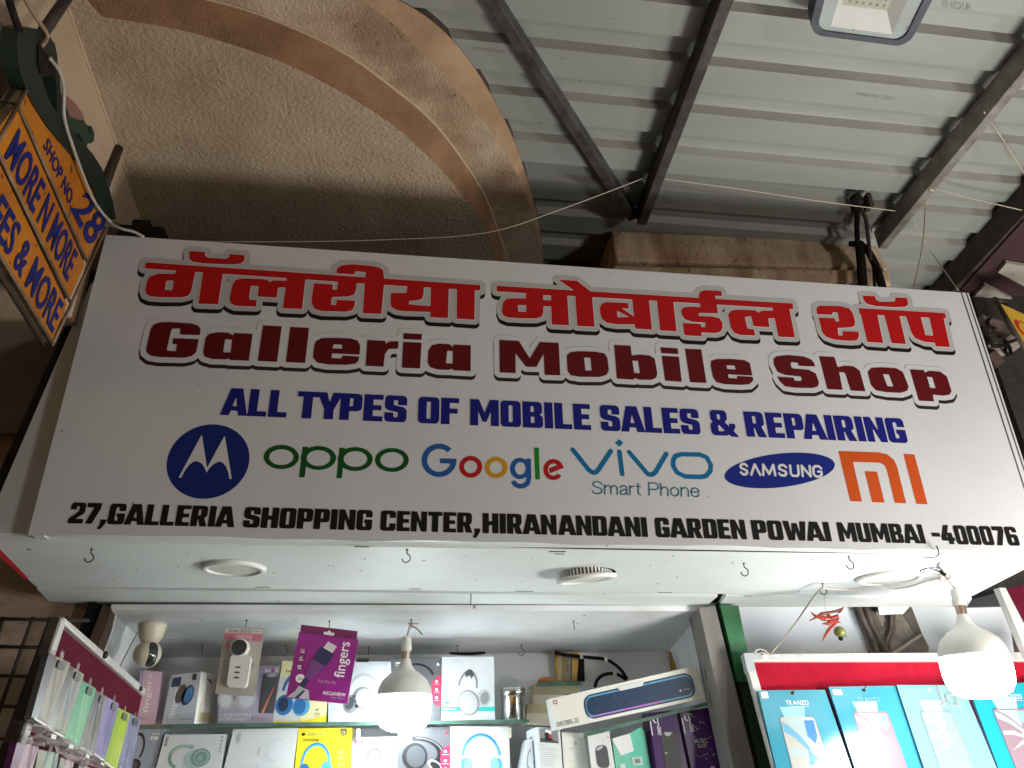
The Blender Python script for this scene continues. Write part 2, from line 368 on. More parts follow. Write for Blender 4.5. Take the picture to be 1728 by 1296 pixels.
def resamp(P, n):
    P = [Vector(p) for p in P]; L = [0]
    for a, b in zip(P, P[1:]): L.append(L[-1] + (b - a).length)
    o = []
    for k in range(n):
        t = L[-1] * k / (n - 1); i = max(j for j in range(len(L)) if L[j] <= t + 1e-9); i = min(i, len(P) - 2)
        o.append(P[i].lerp(P[i + 1], (t - L[i]) / (L[i + 1] - L[i])))
    for _ in range(2): o = [o[0]] + [(o[i - 1] + 2 * o[i] + o[i + 1]) / 4 for i in range(1, n - 1)] + [o[-1]]
    return o
NN = 60
A_ = [PZ(*p, ZS) for p in lit]; cv_lit = resamp([PZ(*p, ZB) for p in lit], NN); cv_in = resamp([PZ(*p, ZS) for p in inn], NN)
cv_cr = resamp([PZ(*p, ZB) for p in cre], NN); cv_out = resamp([PZ(*p, ZR - 0.004) for p in out], NN)
def strip(m, a, b, mt, smooth=True, reps=1):
    n = len(a); m.add(list(a) + list(b), [(i, i + 1, n + i + 1, n + i) for i in range(n - 1)], mt, smooth)
bal = thing('balcony', (-0.5, 2.4, 3.0), 'stepped round plaster balcony underside above the left half of the white shop sign', 'balcony')
m = MB()
p0 = PZ(155, 130, ZS); p1 = PZ(240, 370, ZS)
dl = (p1 - p0).normalized(); la = p0 - dl * 0.9; lb = p1 + dl * 0.55
rim = [Vector(p) for p in cv_in]; rim = [p for p in rim if (p - la).cross(dl).z < 0 or True]
pts = [Vector((p.x, p.y, ZS)) for p in cv_in if p.x > la.x + 0.02]
pts = pts + [Vector((pts[-1].x, 2.95, ZS)), Vector((lb.x - 0.1, 2.95, ZS)), Vector((la.x - 0.1, pts[0].y - 0.3, ZS))]
m.poly(pts, M_slab); m.build('slab_underside', bal)
m = MB(); strip(m, cv_in, cv_lit, M_band); m.build('moulding_band', bal)
m = MB()                                            # thin rounded arris along the moulding
m.tube([p + Vector((0, 0, -0.002)) for p in cv_lit], 0.0045, M_beam, 6, 1); m.build('moulding_edge', bal)
m = MB(); strip(m, cv_lit, cv_cr, M_ring); m.build('rim_underside', bal)
m = MB(); strip(m, cv_cr, cv_out, M_rim)
strip(m, cv_out, [p + Vector((0, 0, 0.5)) for p in cv_out], M_wood_shade); m.build('rim_side', bal)  # upper strip coloured dark as painted shade inside the rib notches
# left beam with smooth faces
m = MB(); hb = 0.62
ut = Vector((0, 0, 0.14)); q4 = [la + ut, lb + ut, lb - Vector((0, 0, hb)), la - Vector((0, 0, hb))]
m.hexa(q4, [q + Vector((-0.6, 0, 0)) for q in q4], M_beam)
m.build('beam', bal, 0.008)
m = MB(); m.tube([la + Vector((0.002, 0, -0.001)), lb + Vector((0.002, 0, -0.001))], 0.0045, M_beam, 6, 1); m.build('beam_edge', bal)
# ledge block behind the right part of the sign
m = MB()
LY = 2.39
a, b, c, d = PY(1032, 388, LY), PY(1478, 408, LY), PY(1500, 455, LY - 0.02), PY(1040, 440, LY - 0.02)
a.z -= 0.0; bk = Vector((0, 0.34, 0))
m.hexa([a, b, c, d], [p + bk for p in (a, b, c, d)], M_ledge)
e1, e2 = PY(1034, 447, LY - 0.035), PY(1500, 455, LY - 0.035)
f1, f2 = e1 - Vector((0, 0, 0.07)), e2 - Vector((0, 0, 0.07))
m.hexa([e1, e2, f2, f1], [p + bk for p in (e1, e2, f2, f1)], M_ledge)
lg = m.build('plaster_ledge', None, 0.012)
tag(lg, 'dirty streaked beige plaster ledge block just above the right half of the sign', 'ledge')
# facade wall
m = MB()
xl = PY(165, 1060, 2.9).x - 0.03
m.box((-5, 2.95, 0), (xl, 3.15, 5.5), M_wall)
m.box((xl, 2.95, 2.12), (2.35, 3.15, 5.5), MATS.get('shade_toned_wall') or mat('shade_toned_wall', (0.10, 0.055, 0.045), 0.9, (0.06, 0.035, 0.03), 5, 0.5, 60))  # dark colour carries the shade on the wall under the roof
m.box((2.36, 3.12, 0), (8, 3.3, 5.5), MATS['shade_toned_wall']); fw = m.build('facade_wall'); tag(fw, 'rough brown facade wall in the shade behind the sign and the grille', 'wall')

# ================================================================== METAL ROOF
rf = thing('metal_roof', (1.0, 2.0, ZR), 'grey corrugated metal sheet roof on dark steel bars above the sign', 'roof')
yA = PZ(860, 30, ZR).y; yB = PZ(860, 270, ZR).y; pit = (yB - yA) / 3
prof = []
k = -6
while yA + k * pit < 3.1:
    y = yA + k * pit
    prof += [(y, 0), (y + 0.008 * pit / .18, 0.026), (y + 0.072 * pit / .18, 0.026), (y + 0.084 * pit / .18, 0)]
    k += 1
q1, q2 = PZ(1728, 366, ZR), PZ(1612, 484, ZR)
def xr(y): return q1.x + (q2.x - q1.x) * (y - q1.y) / (q2.y - q1.y)
m = MB(); vs = []; NX = 14
for (y, h) in prof:
    for i in range(NX + 1): x = -0.32 + (xr(y) + 0.32) * i / NX; vs.append((x, y, ZR + h + 0.0035 * math.sin(x * 2.3 + y * 5) * 0))
fs = [(j * (NX + 1) + i, j * (NX + 1) + i + 1, (j + 1) * (NX + 1) + i + 1, (j + 1) * (NX + 1) + i) for j in range(len(prof) - 1) for i in range(NX)]
far = [f for k, f in enumerate(fs) if (k // NX) % 4 == 2]; m.add(vs, [f for k, f in enumerate(fs) if (k // NX) % 4 != 2], M_roof); m.f += [list(f) for f in far]; m.m += [m.mi(M_roof_shade)] * len(far); m.sm += [False] * len(far)
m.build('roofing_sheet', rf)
m = MB(); M_mill = mat('faded_mill_print', (0.30, 0.30, 0.275), 0.6)
for (t, a, b, h) in (('VNS', (1421, 350), (1492, 366), 15), ('INDIA', (1424, 368), (1488, 383), 13), ('INDIA', (1590, 0), (1640, 6), 12), ('VNS', (1090, 322), (1134, 331), 13), ('COMP 0001 MOR 1.22 0.35 M', (1444, 155), (1508, 163), 6), ('COMP 0001 MOR 1.22 0.35 M', (795, 78), (850, 84), 6)):
    F = Face(PZ(*a, ZR), PZ(*b, ZR), PZ(b[0] + 2, b[1] + h, ZR), PZ(a[0] + 2, a[1] + h, ZR)); F.n = Vector((0, 0, -1)); F.text(m, t, 0, 0, 1, 1, M_mill, 3)
m.build('mill_print', rf)
def rafter(a, b, w, h, mt, nm, z=None):
    z = z or ZR - h - 0.004
    A, B = PZ(*a, z), PZ(*b, z); d = (B - A).normalized()
    m = MB(); m.bar(A - d * 0.7, B, w, h, mt); return m.build(nm, rf, 0.003)
rafter((1228, 0), (1083, 380), 0.036, 0.075, M_steel, 'rafter')
rafter((1746, 108), (1489, 420), 0.034, 0.085, M_steel2, 'rafter')
rafter((826, 0), (1068, 372), 0.036, 0.05, M_steel, 'brace', ZR - 0.05)
m = MB(); A, B = PZ(1760, 345, ZR - 0.11), PZ(1612, 500, ZR - 0.11); d = (B - A).normalized()
m.bar(A - d * 0.8, B + d * 0.25, 0.07, 0.12, M_rust); eb = m.build('edge_beam', rf, 0.003)
for (x, y) in ((1700, 408), (1668, 445), (1640, 478)):
    m = MB(); p = PZ(x - 6, y - 8, ZR - 0.05); m.bar(p - d * 0.05, p + d * 0.05, 0.035, 0.045, M_rust); m.build('clip', rf, 0.003)

# flood light bolted under the roof
fl = thing('flood_light', PZ(1470, 10, ZR - 0.08), 'square flood light with dark grey rim bolted under the metal roof, switched off', 'flood light')
zf = ZR - 0.08
Ff = Face(PZ(1402, -100, zf), PZ(1612, -75, zf), PZ(1532, 80, zf), PZ(1364, 58, zf)); Ff.n = Vector((0, 0, -1))
M_fl = mat('dark_blue_grey_casting', (0.075, 0.09, 0.115), 0.5, (0.045, 0.055, 0.07), 20, 0.2, 120)
def rr_pts(F, u0, v0, u1, v1, r, o=0):
    a = F.asp(); ru = r / a; P = []
    for cu, cv, a0 in ((u1 - ru, v0 + r, -90), (u1 - ru, v1 - r, 0), (u0 + ru, v1 - r, 90), (u0 + ru, v0 + r, 180)):
        for k in range(7):
            t = math.radians(a0 + 15 * k); P.append(F.pt(cu + ru * math.cos(t), cv + r * math.sin(t), o))
    return P
m = MB(); P = rr_pts(Ff, 0, 0, 1, 1, 0.16); Q = rr_pts(Ff, 0.07, 0.06, 0.93, 0.94, 0.12)
n = len(P); up = Vector((0, 0, 0.055))
m.add(P + Q, [(i, (i + 1) % n, n + (i + 1) % n, n + i) for i in range(n)], M_fl)
m.add(P + [p + up for p in P], [(i, (i + 1) % n, n + (i + 1) % n, n + i) for i in range(n)], M_fl)
m.add(Q + [p + Vector((0, 0, 0.012)) for p in Q], [(i, (i + 1) % n, n + (i + 1) % n, n + i) for i in range(n)], M_fl)
m.poly([p + up for p in P], M_fl); m.build('housing', fl)
m = MB(); M_flg = mat('dusty_lamp_glass', (0.44, 0.49, 0.49), 0.3, (0.36, 0.40, 0.39), 9, speck=(60, 0.68, (0.18, 0.17, 0.15)))
M_refl = mat('white_reflector', (0.66, 0.67, 0.63), 0.4, (0.58, 0.59, 0.55), 9, speck=(70, 0.72, (0.2, 0.2, 0.18)))
M_led = mat('yellow_led_board', (0.46, 0.46, 0.37), 0.5, (0.40, 0.40, 0.32), 20)
Gz = lambda u, v, o: Ff.pt(u, v, 0) + Vector((0, 0, o))
R = [(0.20, 0.10), (0.80, 0.10), (0.80, 0.89), (0.20, 0.89)]; R2 = [(0.27, 0.14), (0.70, 0.14), (0.70, 0.70), (0.27, 0.70)]
gl = [Gz(u, v, 0.006) for u, v in R]
Qg = [p + Vector((0, 0, 0.006)) for p in Q]
tri = tessellate_polygon([Qg, gl]); m.add(Qg + gl, tri, M_flg)
m.build('glass_border', fl)
m = MB(); g2 = [Gz(u, v, 0.03) for u, v in R2]
m.add(gl + g2, [(i, (i + 1) % 4, 4 + (i + 1) % 4, 4 + i) for i in range(4)], M_refl); m.build('reflector', fl)
m = MB(); m.poly(g2, M_led)
for i in range(6):
    for j in range(6): m.lathe([(0.0035, 0), (0.003, -0.002), (0.0001, -0.003)], Gz(0.34 + i * 0.064, 0.34 + j * 0.062, 0.0295), M_led, 8)
m.build('led_board', fl)

# neighbouring ceiling strips beyond the roof edge on the right
nb = thing('neighbour_ceiling', (3.0, 2.4, 3.15), 'dark maroon ceiling of the next shop with two pale boards, right of the roof edge', 'ceiling')
m = MB(); M_mar = mat('dark_maroon_paint', (0.055, 0.022, 0.024), 0.7, (0.04, 0.016, 0.018), 8, 0.1, 40)
P = [PZ(*p, 3.32) for p in ((1612, 500), (1728, 372), (2300, 300), (2300, 760), (1700, 640))]
m.prism(P, Vector((0, 0, 0.06)), M_mar); m.build('ceiling_panel', nb)
M_cream = mat('cream_board', (0.40, 0.37, 0.31), 0.8, (0.33, 0.30, 0.25), 9, 0.1, 50, speck=(30, 0.68, (0.12, 0.08, 0.06)))
for P in ([(380, 0), (598, 115), (900, 270), (900, 0), (450, -80)], [(270, 105), (175, 205), (430, 342), (598, 400), (900, 520), (900, 430), (598, 275)]):
    m = MB(); m.prism([PZ(*rr(*p), 3.30) for p in P], Vector((0, 0, 0.015)), M_cream); m.build('board', nb)
m = MB(); m.prism([PZ(*p, 3.05) for p in ((1688, 640), (1728, 560), (1728, 590), (1990, 700), (1990, 1100), (1800, 1000))], Vector((0, 0, 0.1)), M_mar); 
# next shop's dark side
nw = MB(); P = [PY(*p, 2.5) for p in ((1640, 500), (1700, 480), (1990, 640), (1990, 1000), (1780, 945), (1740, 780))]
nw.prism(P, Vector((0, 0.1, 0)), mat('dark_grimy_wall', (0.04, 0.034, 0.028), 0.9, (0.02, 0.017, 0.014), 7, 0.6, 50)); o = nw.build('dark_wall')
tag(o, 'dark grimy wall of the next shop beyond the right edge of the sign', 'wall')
# yellow projecting sign
ys = thing('yellow_sign', PY(1760, 590, 2.35), 'yellow hanging sign with dark red lettering cut off at the right edge', 'sign')
F = Face(PY(1686, 511, 2.30), PY(1778, 553, 2.2), PY(1836, 650, 2.2), PY(1737, 594, 2.30))
m = MB(); F.slab(m, 0.02, mat('yellow_sign_paint', (0.80, 0.52, 0.06), 0.5, (0.72, 0.42, 0.05), 6), M_steel)
F.rect(m, 0, 0.86, 1, 1.0, inkm('pink_band', (0.75, 0.50, 0.42)), 1)
F.text(m, 'Galleria', 0.07, 0.22, 1.75, 0.66, inkm('sign_red', (0.55, 0.05, 0.02)), 2, 0.02); m.build('panel', ys)
m = MB(); m.tube([F.tl + F.n * .004 + Vector((-0.01, 0, 0.015)), F.bl + F.n * .004 + Vector((-0.01, 0, 0))], 0.008, M_rust, 8, 1)
m.tube([F.tl + Vector((-0.02, 0, 0.018)), F.tl + Vector((0.04, 0, 0.0))], 0.009, M_rust, 8, 1); m.build('edge_rod', ys)
# torn plaster piece and junction clutter
P = [PY(*rr(*p), 2.42) for p in ((248, 355), (300, 372), (420, 410), (470, 490), (480, 520), (400, 500), (310, 490))]
m = MB(); m.prism(P, Vector((0, 0.04, 0)), mat('pinkish_plaster', (0.24, 0.17, 0.14), 0.9, (0.15, 0.10, 0.08), 9, 0.4, 60))
pc = [PY(*rr(310 + 40 * math.cos(t) + 25, 425 + 45 * math.sin(t)), 2.415) for t in [math.radians(a) for a in range(60, 250, 15)]]
m.tube(pc, 0.006, M_black, 6, 2); o = m.build('plaster_patch'); tag(o, 'pinkish plaster patch with a black curved mark, right of the sign', 'plaster patch')
jb = thing('cable_junction', PY(1690, 600, 2.40), 'tangle of black cables over broken white casing, right of the sign', 'cables')
m = MB(); M_jw = mat('dirty_white_plastic', (0.50, 0.45, 0.38), 0.6, (0.34, 0.28, 0.22), 14, 0.2, 60)
for P in ([(330, 590), (400, 570), (425, 630), (360, 625)], [(440, 560), (485, 520), (540, 545), (580, 580), (570, 620), (510, 665), (470, 620), (430, 600)], [(370, 630), (425, 640), (440, 690), (395, 660)]):
    m.prism([PY(*rr(*p), 2.40) for p in P], Vector((0, 0.03, 0)), M_jw)
m.build('broken_casing', jb)
m = MB()
for P in ([(240, 455), (300, 550), (340, 610), (440, 615)], [(430, 560), (450, 600), (440, 660), (470, 700)], [(440, 590), (490, 580), (560, 560), (600, 590)], [(460, 600), (480, 640), (490, 690)], [(330, 620), (400, 620), (460, 590), (500, 575)]):
    m.tube([PY(*rr(*p), 2.385) for p in P], 0.007, M_black, 6, 4)
m.build('black_cable', jb)
m = MB(); m.prism([PY(*rr(*p), 2.41) for p in ((300, 690), (360, 650), (440, 740), (370, 800))], Vector((0, 0.05, 0)), mat('brown_box', (0.10, 0.06, 0.05), 0.7)); m.build('brown_box', jb)

# ================================================================== SHOP CANOPY AND INTERIOR
ZF = 2.06
shop = thing('phone_shop', (0.5, 2.4, 0), 'white laminate shop front with deep soffit, green post and lit recess under the sign', 'shop')
m = MB()
sof = [PZ(-28, 912, ZF), PZ(60, 990, ZF), PZ(1634, 1016, ZF), PZ(1728, 961, ZF), PZ(1790, 925, ZF)]
yf = 2.045
P = [Vector((sof[0].x, yf, ZF)), Vector((sof[4].x + 0.02, yf, ZF)), PZ(1728, 961, ZF), PZ(1640, 1006, ZF), PZ(1000, 1000.5, ZF), PZ(60, 989, ZF)]
m.prism(P, Vector((0, 0, 0.02)), M_white); m.build('soffit_panel', shop)
m = MB(); zg = ZF + 0.004
P = [PZ(62, 993, zg), PZ(1000, 1004.5, zg), PZ(1211, 1006.5, zg), PZ(1186, 1028, zg), PZ(600, 1030, zg), PZ(190, 1022, zg), PZ(82, 1015, zg)]
m.prism(P, Vector((0, 0, 0.018)), M_white); m.build('inner_soffit_panel', shop)
m = MB(); P = [PZ(1225, 1006, zg), PZ(1640, 1011, zg), PZ(1632, 1024, zg), PZ(1212, 1024, zg)]
m.prism(P, Vector((0, 0, 0.018)), M_white); m.build('inner_soffit_panel', shop)
m = MB(); m.box((-1.05, 2.08, ZF + 0.024), (2.25, 2.93, ZF + 0.05), M_black); m.build('dark_void', shop)
A, B = PZ(795, 1002, zg - 0.0005), PZ(794, 1029, zg - 0.0005)
m = MB(); m.bar(A - Vector((0, 0, .0008)), B - Vector((0, 0, .0008)), 0.003, 0.001, M_black); m.build('panel_joint', shop)
for (x, y, w, h) in ((430, 991, 26, .006), (870, 998, 30, .006), (1110, 1000, 24, .006), (690, 994, 20, .006), (1255, 1006, 14, .006), (45, 927, 7, .009), (926, 931, 28, .009), (936, 935, 16, .006), (598, 923, 25, .007)):
    A, B = PZ(x, y, ZF - .001), PZ(x + w, y + .3, ZF - .001); m = MB(); m.bar(A, B, h, 0.0008, M_rust); m.build('scuff_mark', shop)
for k in range(26):
    A = PZ(random.uniform(120, 1650), random.uniform(935, 985), ZF - .0006); r = random.uniform(0.0012, 0.0030)
    m = MB(); m.lathe([(r, 0), (r * .6, -0.0015), (0.0001, -0.002)], A, M_hook, 6); m.build('nail_head', shop)
# fascia strip left of the banner and its dark edge
m = MB(); FYp = 2.05
P = [PY(153, 478, FYp), PY(300, 440, FYp), PY(300, 912, FYp), PY(-28, 912, FYp), PY(-26, 893, FYp)]
m.prism(P, Vector((0, 0.03, 0)), M_flex); m.build('fascia', shop)
m = MB(); P = [PY(156, 455, 2.055), PY(165, 470, 2.055), PY(-27, 893, 2.055), PY(-42, 885, 2.055), PY(133, 500, 2.055)]
m.prism(P, Vector((0, 0.25, 0)), M_black); m.build('side_frame', shop)
m = MB(); m.box((-0.88, 2.09, 2.09), (1.9, 2.60, 2.93), M_black); m.build('canopy_core', shop)
m = MB(); P = [PZ(-6, 924, ZF + .004), PZ(28, 955, ZF + .004), PZ(34, 958, ZF + .004), PZ(0, 931, ZF + .004)]
m.prism([PY(*p, 2.13) for p in ((-8, 920), (30, 958), (46, 975), (40, 976), (0, 940))], Vector((0, 0.01, 0)), mat('red_edge_tape', (0.55, 0.02, 0.03), 0.5)); m.build('edge_tape', shop)
# recess: sloping ceiling, back wall, side walls
YF, YK = 2.88, 3.40
c1, c2, c3, c4 = PY(186, 1030, YF), PY(1196, 1031, YF), PY(1133, 1099, YK), PY(272, 1110, YK)
cn = (c2 - c1).cross(c4 - c1).normalized()
def PC(px, py): return PP(px, py, c1, cn)
m = MB(); m.prism([c1, c2, c3, c4], Vector((0, 0, 0.02)), M_white2); m.build('recess_ceiling', shop)
m = MB(); dn = lambda p, z: Vector((p.x, p.y, z))
w1, w2 = c4.copy(), c3.copy()
m.quad(w1 + Vector((-.2, 0, 0.01)), w2 + Vector((.3, 0, 0.01)), dn(w2 + Vector((.3, 0, 0)), 0), dn(w1 + Vector((-.2, 0, 0)), 0), mat('pale_blue_white_wall', (0.84, 0.86, 0.90), 0.5, (0.79, 0.81, 0.86), 2.5, speck=(45, 0.74, (0.3, 0.28, 0.26))))
m.build('back_wall', shop)
m = MB(); a, b = c1.copy(), c4.copy(); m.quad(a, b, PY(205, 1296, YK), PY(96, 1296, YF), M_white2); m.quad(PY(205, 1296, YK), PY(96, 1296, YF), dn(PY(96, 1296, YF), 0), dn(PY(205, 1296, YK), 0), M_white2); m.build('side_wall', shop)
m = MB(); a, b = PY(1185, 1030, YF), PY(1128, 1099, YK); m.quad(a, b, PY(1190, 1296, YK), PY(1242, 1296, YF), M_white2); m.quad(PY(1190, 1296, YK), PY(1242, 1296, YF), dn(PY(1242, 1296, YF), 0), dn(PY(1190, 1296, YK), 0), M_white2); m.build('side_wall', shop)
def post(nm, q, y, dep, mt):
    P = [PY(*p, y) for p in q]; m = MB()
    lo = [P[3] + (P[3] - P[0]) * 0.4, P[2] + (P[2] - P[1]) * 0.4]
    m.prism([P[0], P[1], lo[1], lo[0]], Vector((0, dep, 0)), mt); return m.build(nm, shop, 0.003)
post('grey_post', [(1180, 1026), (1207, 1022), (1274, 1296), (1238, 1296)], 2.84, 0.12, M_post)
post('dark_jamb', [(1206, 1022), (1217, 1015), (1284, 1296), (1272, 1296)], 2.86, 0.06, M_black)
post('green_post', [(1215, 1020), (1246, 1022), (1264, 1112), (1237, 1112)], 2.83, 0.10, M_green)
post('dark_green_post', [(1236, 1108), (1256, 1112), (1302, 1296), (1282, 1296)], 2.845, 0.08, mat('dark_green_paint', (0.008, 0.045, 0.02), 0.5, (0.006, 0.025, 0.013), 9, 0.2, 70))
post('door_frame', [(174, 1020), (188, 1027), (128, 1200), (108, 1190)], 2.87, 0.08, M_wood_shade)
post('door_frame', [(150, 1012), (168, 1018), (120, 1150), (108, 1140)], 2.89, 0.05, M_black)
# right part of the shop wall behind the red board
m = MB(); m.prism([PY(*p, 3.05) for p in ((1236, 1022), (1700, 1023), (1740, 1300), (1250, 1300))], Vector((0, 0.05, 0)), mat('pale_panel', (0.83, 0.87, 0.92), 0.5, (0.79, 0.83, 0.88), 1.5)); m.build('pale_panel', shop)
m = MB(); m.prism([PY(*p, 2.95) for p in ((1620, 1024), (1634, 1018), (1690, 975), (1703, 1022))], Vector((0, 0.03, 0)), mat('dark_grey_panel', (0.035, 0.037, 0.04), 0.6)); m.build('dark_panel', shop)
# concrete gap with cables
cg = thing('cable_shaft', PY(1505, 1065, 3.0), 'concrete gap with thick brown cables in the white wall above the red board', 'cable shaft')
m = MB(); m.prism([PY(*s6(*p), 3.03) for p in ((795, 385), (1105, 400), (1165, 555), (1202, 625), (1202, 690), (890, 690))], Vector((0, 0.015, 0)), mat('grimy_concrete', (0.34, 0.30, 0.25), 0.9, (0.16, 0.135, 0.11), 10, 0.8, 60)); m.build('concrete_patch', cg)
m = MB(); m.prism([PY(*s6(*p), 3.026) for p in ((1060, 450), (1110, 418), (1165, 555), (1130, 560))], Vector((0, 0.003, 0)), mat('dark_grime', (0.12, 0.105, 0.09), 0.9)); m.build('dark_patch', cg)
for (P, r) in (([(805, 385), (850, 500), (900, 600), (920, 690)], 0.012), ([(850, 390), (890, 510), (940, 600), (975, 680)], 0.015), ([(840, 385), (910, 560), (950, 640), (990, 660)], 0.009), ([(995, 450), (990, 540), (960, 620), (950, 690)], 0.008), ([(1015, 450), (1005, 560), (985, 610), (1000, 690)], 0.006), ([(880, 390), (900, 470), (935, 540)], 0.013)):
    m = MB(); m.tube([PY(*s6(*p), 3.005) for p in P], r, mat('brown_cable', (0.13, 0.10, 0.08), 0.6, (0.06, 0.045, 0.035), 20), 8, 4); m.build('cable', cg)
m = MB(); m.tube([PY(*s6(*p), 3.0) for p in ((1000, 668), (1060, 630), (1160, 560))], 0.006, M_wirew, 6, 3); m.build('white_wire', cg)
m = MB(); m.hexa([PY(*s6(*p), 2.93) for p in ((920, 395), (1105, 395), (1060, 445), (930, 450))], [PY(*s6(*p), 3.0) for p in ((920, 395), (1105, 395), (1060, 445), (930, 450))], M_white); m.build('white_block', cg)

# ================================================================== THE SIGN
sign = thing('shop_sign', (0.5, 2.03, 2.06), 'large white flex shop sign board with red, maroon, blue and black lettering', 'sign')
x0, x1, z0, z1 = -0.9, 1.9, 2.066, 2.964
m = MB(); NXg, NZg = 56, 18; vs = []
bl = lambda x, z: 0.0
for j in range(NZg + 1):
    for i in range(NXg + 1):
        x = x0 + (x1 - x0) * i / NXg; z = z0 + (z1 - z0) * j / NZg
        if j == 0: z += 0.002 * math.sin(x * 9) + 0.0015 * math.sin(x * 23)
        vs.append((x, SY, z))
m.add(vs, [(j * (NXg + 1) + i, j * (NXg + 1) + i + 1, (j + 1) * (NXg + 1) + i + 1, (j + 1) * (NXg + 1) + i) for j in range(NZg) for i in range(NXg)], M_flex)
m.build('banner', sign)
m = MB(); m.box((x0, SY + 0.003, z1 - 0.03), (x1, SY + 0.07, z1 - 0.002), M_flex); m.box((x0 + .003, SY + 0.003, z0), (x0 + 0.03, SY + 0.07, z1 - 0.03), M_flex)
m.box((x1 - 0.03, SY + 0.003, z0), (x1 - .002, SY + 0.07, z1 - 0.03), M_flex); m.box((x0 + 0.004, SY + 0.003, z0 + .003), (x1 - 0.03, SY + 0.045, z0 + 0.03), M_white)
m.build('frame', sign)
m = MB()                                            # piping along the right edge, fold marks of the flex
for dx in (0.0, 0.012):
    m.tube([(x1 - 0.028 + dx * 1.6, SY - 0.001, z0 + .01), (x1 - 0.028 + dx * 1.6, SY - 0.001, z1 - 0.002)], 0.0016, mat('dark_piping', (0.10, 0.08, 0.07), 0.6), 6, 1)
m.tube([(x0 + .01, SY + 0.047, z0 - 0.001), (-0.3, SY + 0.05, z0 - .001), (0.6, SY + 0.046, z0 - .001), (x1 - .02, SY + 0.048, z0 - .001)], 0.0022, M_black, 6, 6)
m.build('piping', sign)
def lettering(name, polys, mt, off=0.0, layer=1, strokes=(), shift=(0, 0), res=0.0016):
    V, FA = sdf_mesh(polys, strokes, off, res, shift)
    m = MB(); m.add([(x, SY - 0.00035 * layer, z) for x, z in V], [tuple(reversed(f)) for f in FA], mt)
    return m.build(name, sign)
K_red = inkm('ink_red', (0.47, 0.006, 0.007)); K_mar = inkm('ink_maroon', (0.12, 0.004, 0.006)); K_gry = inkm('ink_grey', (0.50, 0.49, 0.485))
K_blk = inkm('ink_black', (0.008, 0.007, 0.007)); K_blu = inkm('ink_blue', (0.010, 0.012, 0.19)); K_wht = inkm('ink_white', (0.70, 0.69, 0.68))

DEV = [[(zA, P)] for P in [
 [(107,174),(1000,235),(1700,283),(2393,330),(2390,368),(1700,327),(1000,278),(99,217)],
 [(500,225),(635,235),(601,462),(466,457)],
 [(405,97),(513,104),(511,130),(530,142),(655,150),(675,140),(680,118),(783,125),(778,165),(755,183),(700,190),(500,182),(430,172),(403,150)],
 [(1072,270),(1198,280),(1174,494),(1043,488)],
 [(1066,300),(975,298),(955,310),(935,293),(880,287),(760,284),(715,298),(697,335),(678,415),(684,455),(720,472),(860,477),(865,432),(818,428),(812,420),(822,343),(832,335),(878,338),(870,408),(1000,416),(1010,350),(1020,345),(1070,347)],
 [(1255,317),(1385,325),(1382,360),(1412,363),(1420,295),(1548,305),(1545,355),(1530,395),(1490,408),(1378,412),(1372,463),(1405,467),(1413,430),(1537,437),(1532,475),(1515,502),(1475,512),(1310,508),(1262,495),(1241,460),(1239,430)],
 [(1409,250),(1413,215),(1450,194),(1530,188),(1640,198),(1700,208),(1728,226),(1736,300),(1605,300),(1610,242),(1540,236),(1531,258)],
 [(1605,280),(1738,285),(1715,527),(1590,522)]]]
DEV += [[(zA, [(313,225),(308,252),(190,252),(135,270),(112,310),(102,365),(112,395),(140,408),(230,414),(350,414),(395,404),(414,380),(428,320),(447,230)]), (zA, [(250,300),(297,300),(290,355),(280,365),(237,363),(243,320)])]]
DEV += [[(zB, P)] for P in [
 [(275,195),(385,205),(385,270),(375,300),(350,312),(285,318),(284,340),(432,352),(430,392),(260,388),(200,380),(165,360),(158,330),(162,262),(262,262),(270,250)],
 [(435,205),(557,215),(551,435),(430,428)], [(612,220),(735,230),(731,446),(610,438)],
 [(1254,260),(1365,270),(1378,484),(1260,478)], [(1420,270),(1535,280),(1553,494),(1434,488)], [(1195,310),(1262,312),(1262,355),(1195,352)], [(1195,250),(1262,255),(1262,280),(1195,277)],
 [(1305,172),(1432,179),(1540,262),(1530,285),(1430,280),(1412,245)],
 [(884,213),(1412,245),(2000,280),(2905,334),(2911,373),(2000,318),(1412,284),(884,252)]]]
DEV += [[(zB, [(1085,255),(1082,300),(990,298),(945,305),(925,335),(919,390),(930,418),(960,430),(1060,436),(1150,437),(1190,425),(1202,400),(1203,352),(1200,255)]), (zB, [(1028,345),(1085,346),(1085,392),(1032,390)])]]
DEV += [[(zC, P)] for P in [
 [(350,175),(465,185),(487,392),(372,385)], [(520,190),(632,197),(655,403),(542,397)],
 [(806,180),(806,150),(820,130),(850,121),(960,127),(966,162),(918,160),(922,200),(930,225),(938,280),(810,278),(803,285),(808,298),(900,302),(950,315),(968,345),(968,380),(955,405),(920,415),(823,410),(826,437),(708,430),(697,346),(820,352),(824,375),(852,373),(850,343),(760,338),(710,320),(690,290),(684,260),(700,240),(750,234),(818,238)],
 [(1320,262),(1240,262),(1215,275),(1190,258),(1060,254),(1022,265),(1006,290),(1025,380),(1050,415),(1090,428),(1192,432),(1184,390),(1145,385),(1137,378),(1121,305),(1165,300),(1180,368),(1290,375),(1280,315),(1325,312)],
 [(1308,235),(1424,242),(1463,445),(1350,440)]]]
DEV += [[(zC, [(325,210),(327,247),(280,245),(375,310),(385,355),(240,355),(180,345),(145,320),(133,280),(130,240),(145,212),(180,203)]), (zC, [(247,262),(330,305),(252,307)])]]
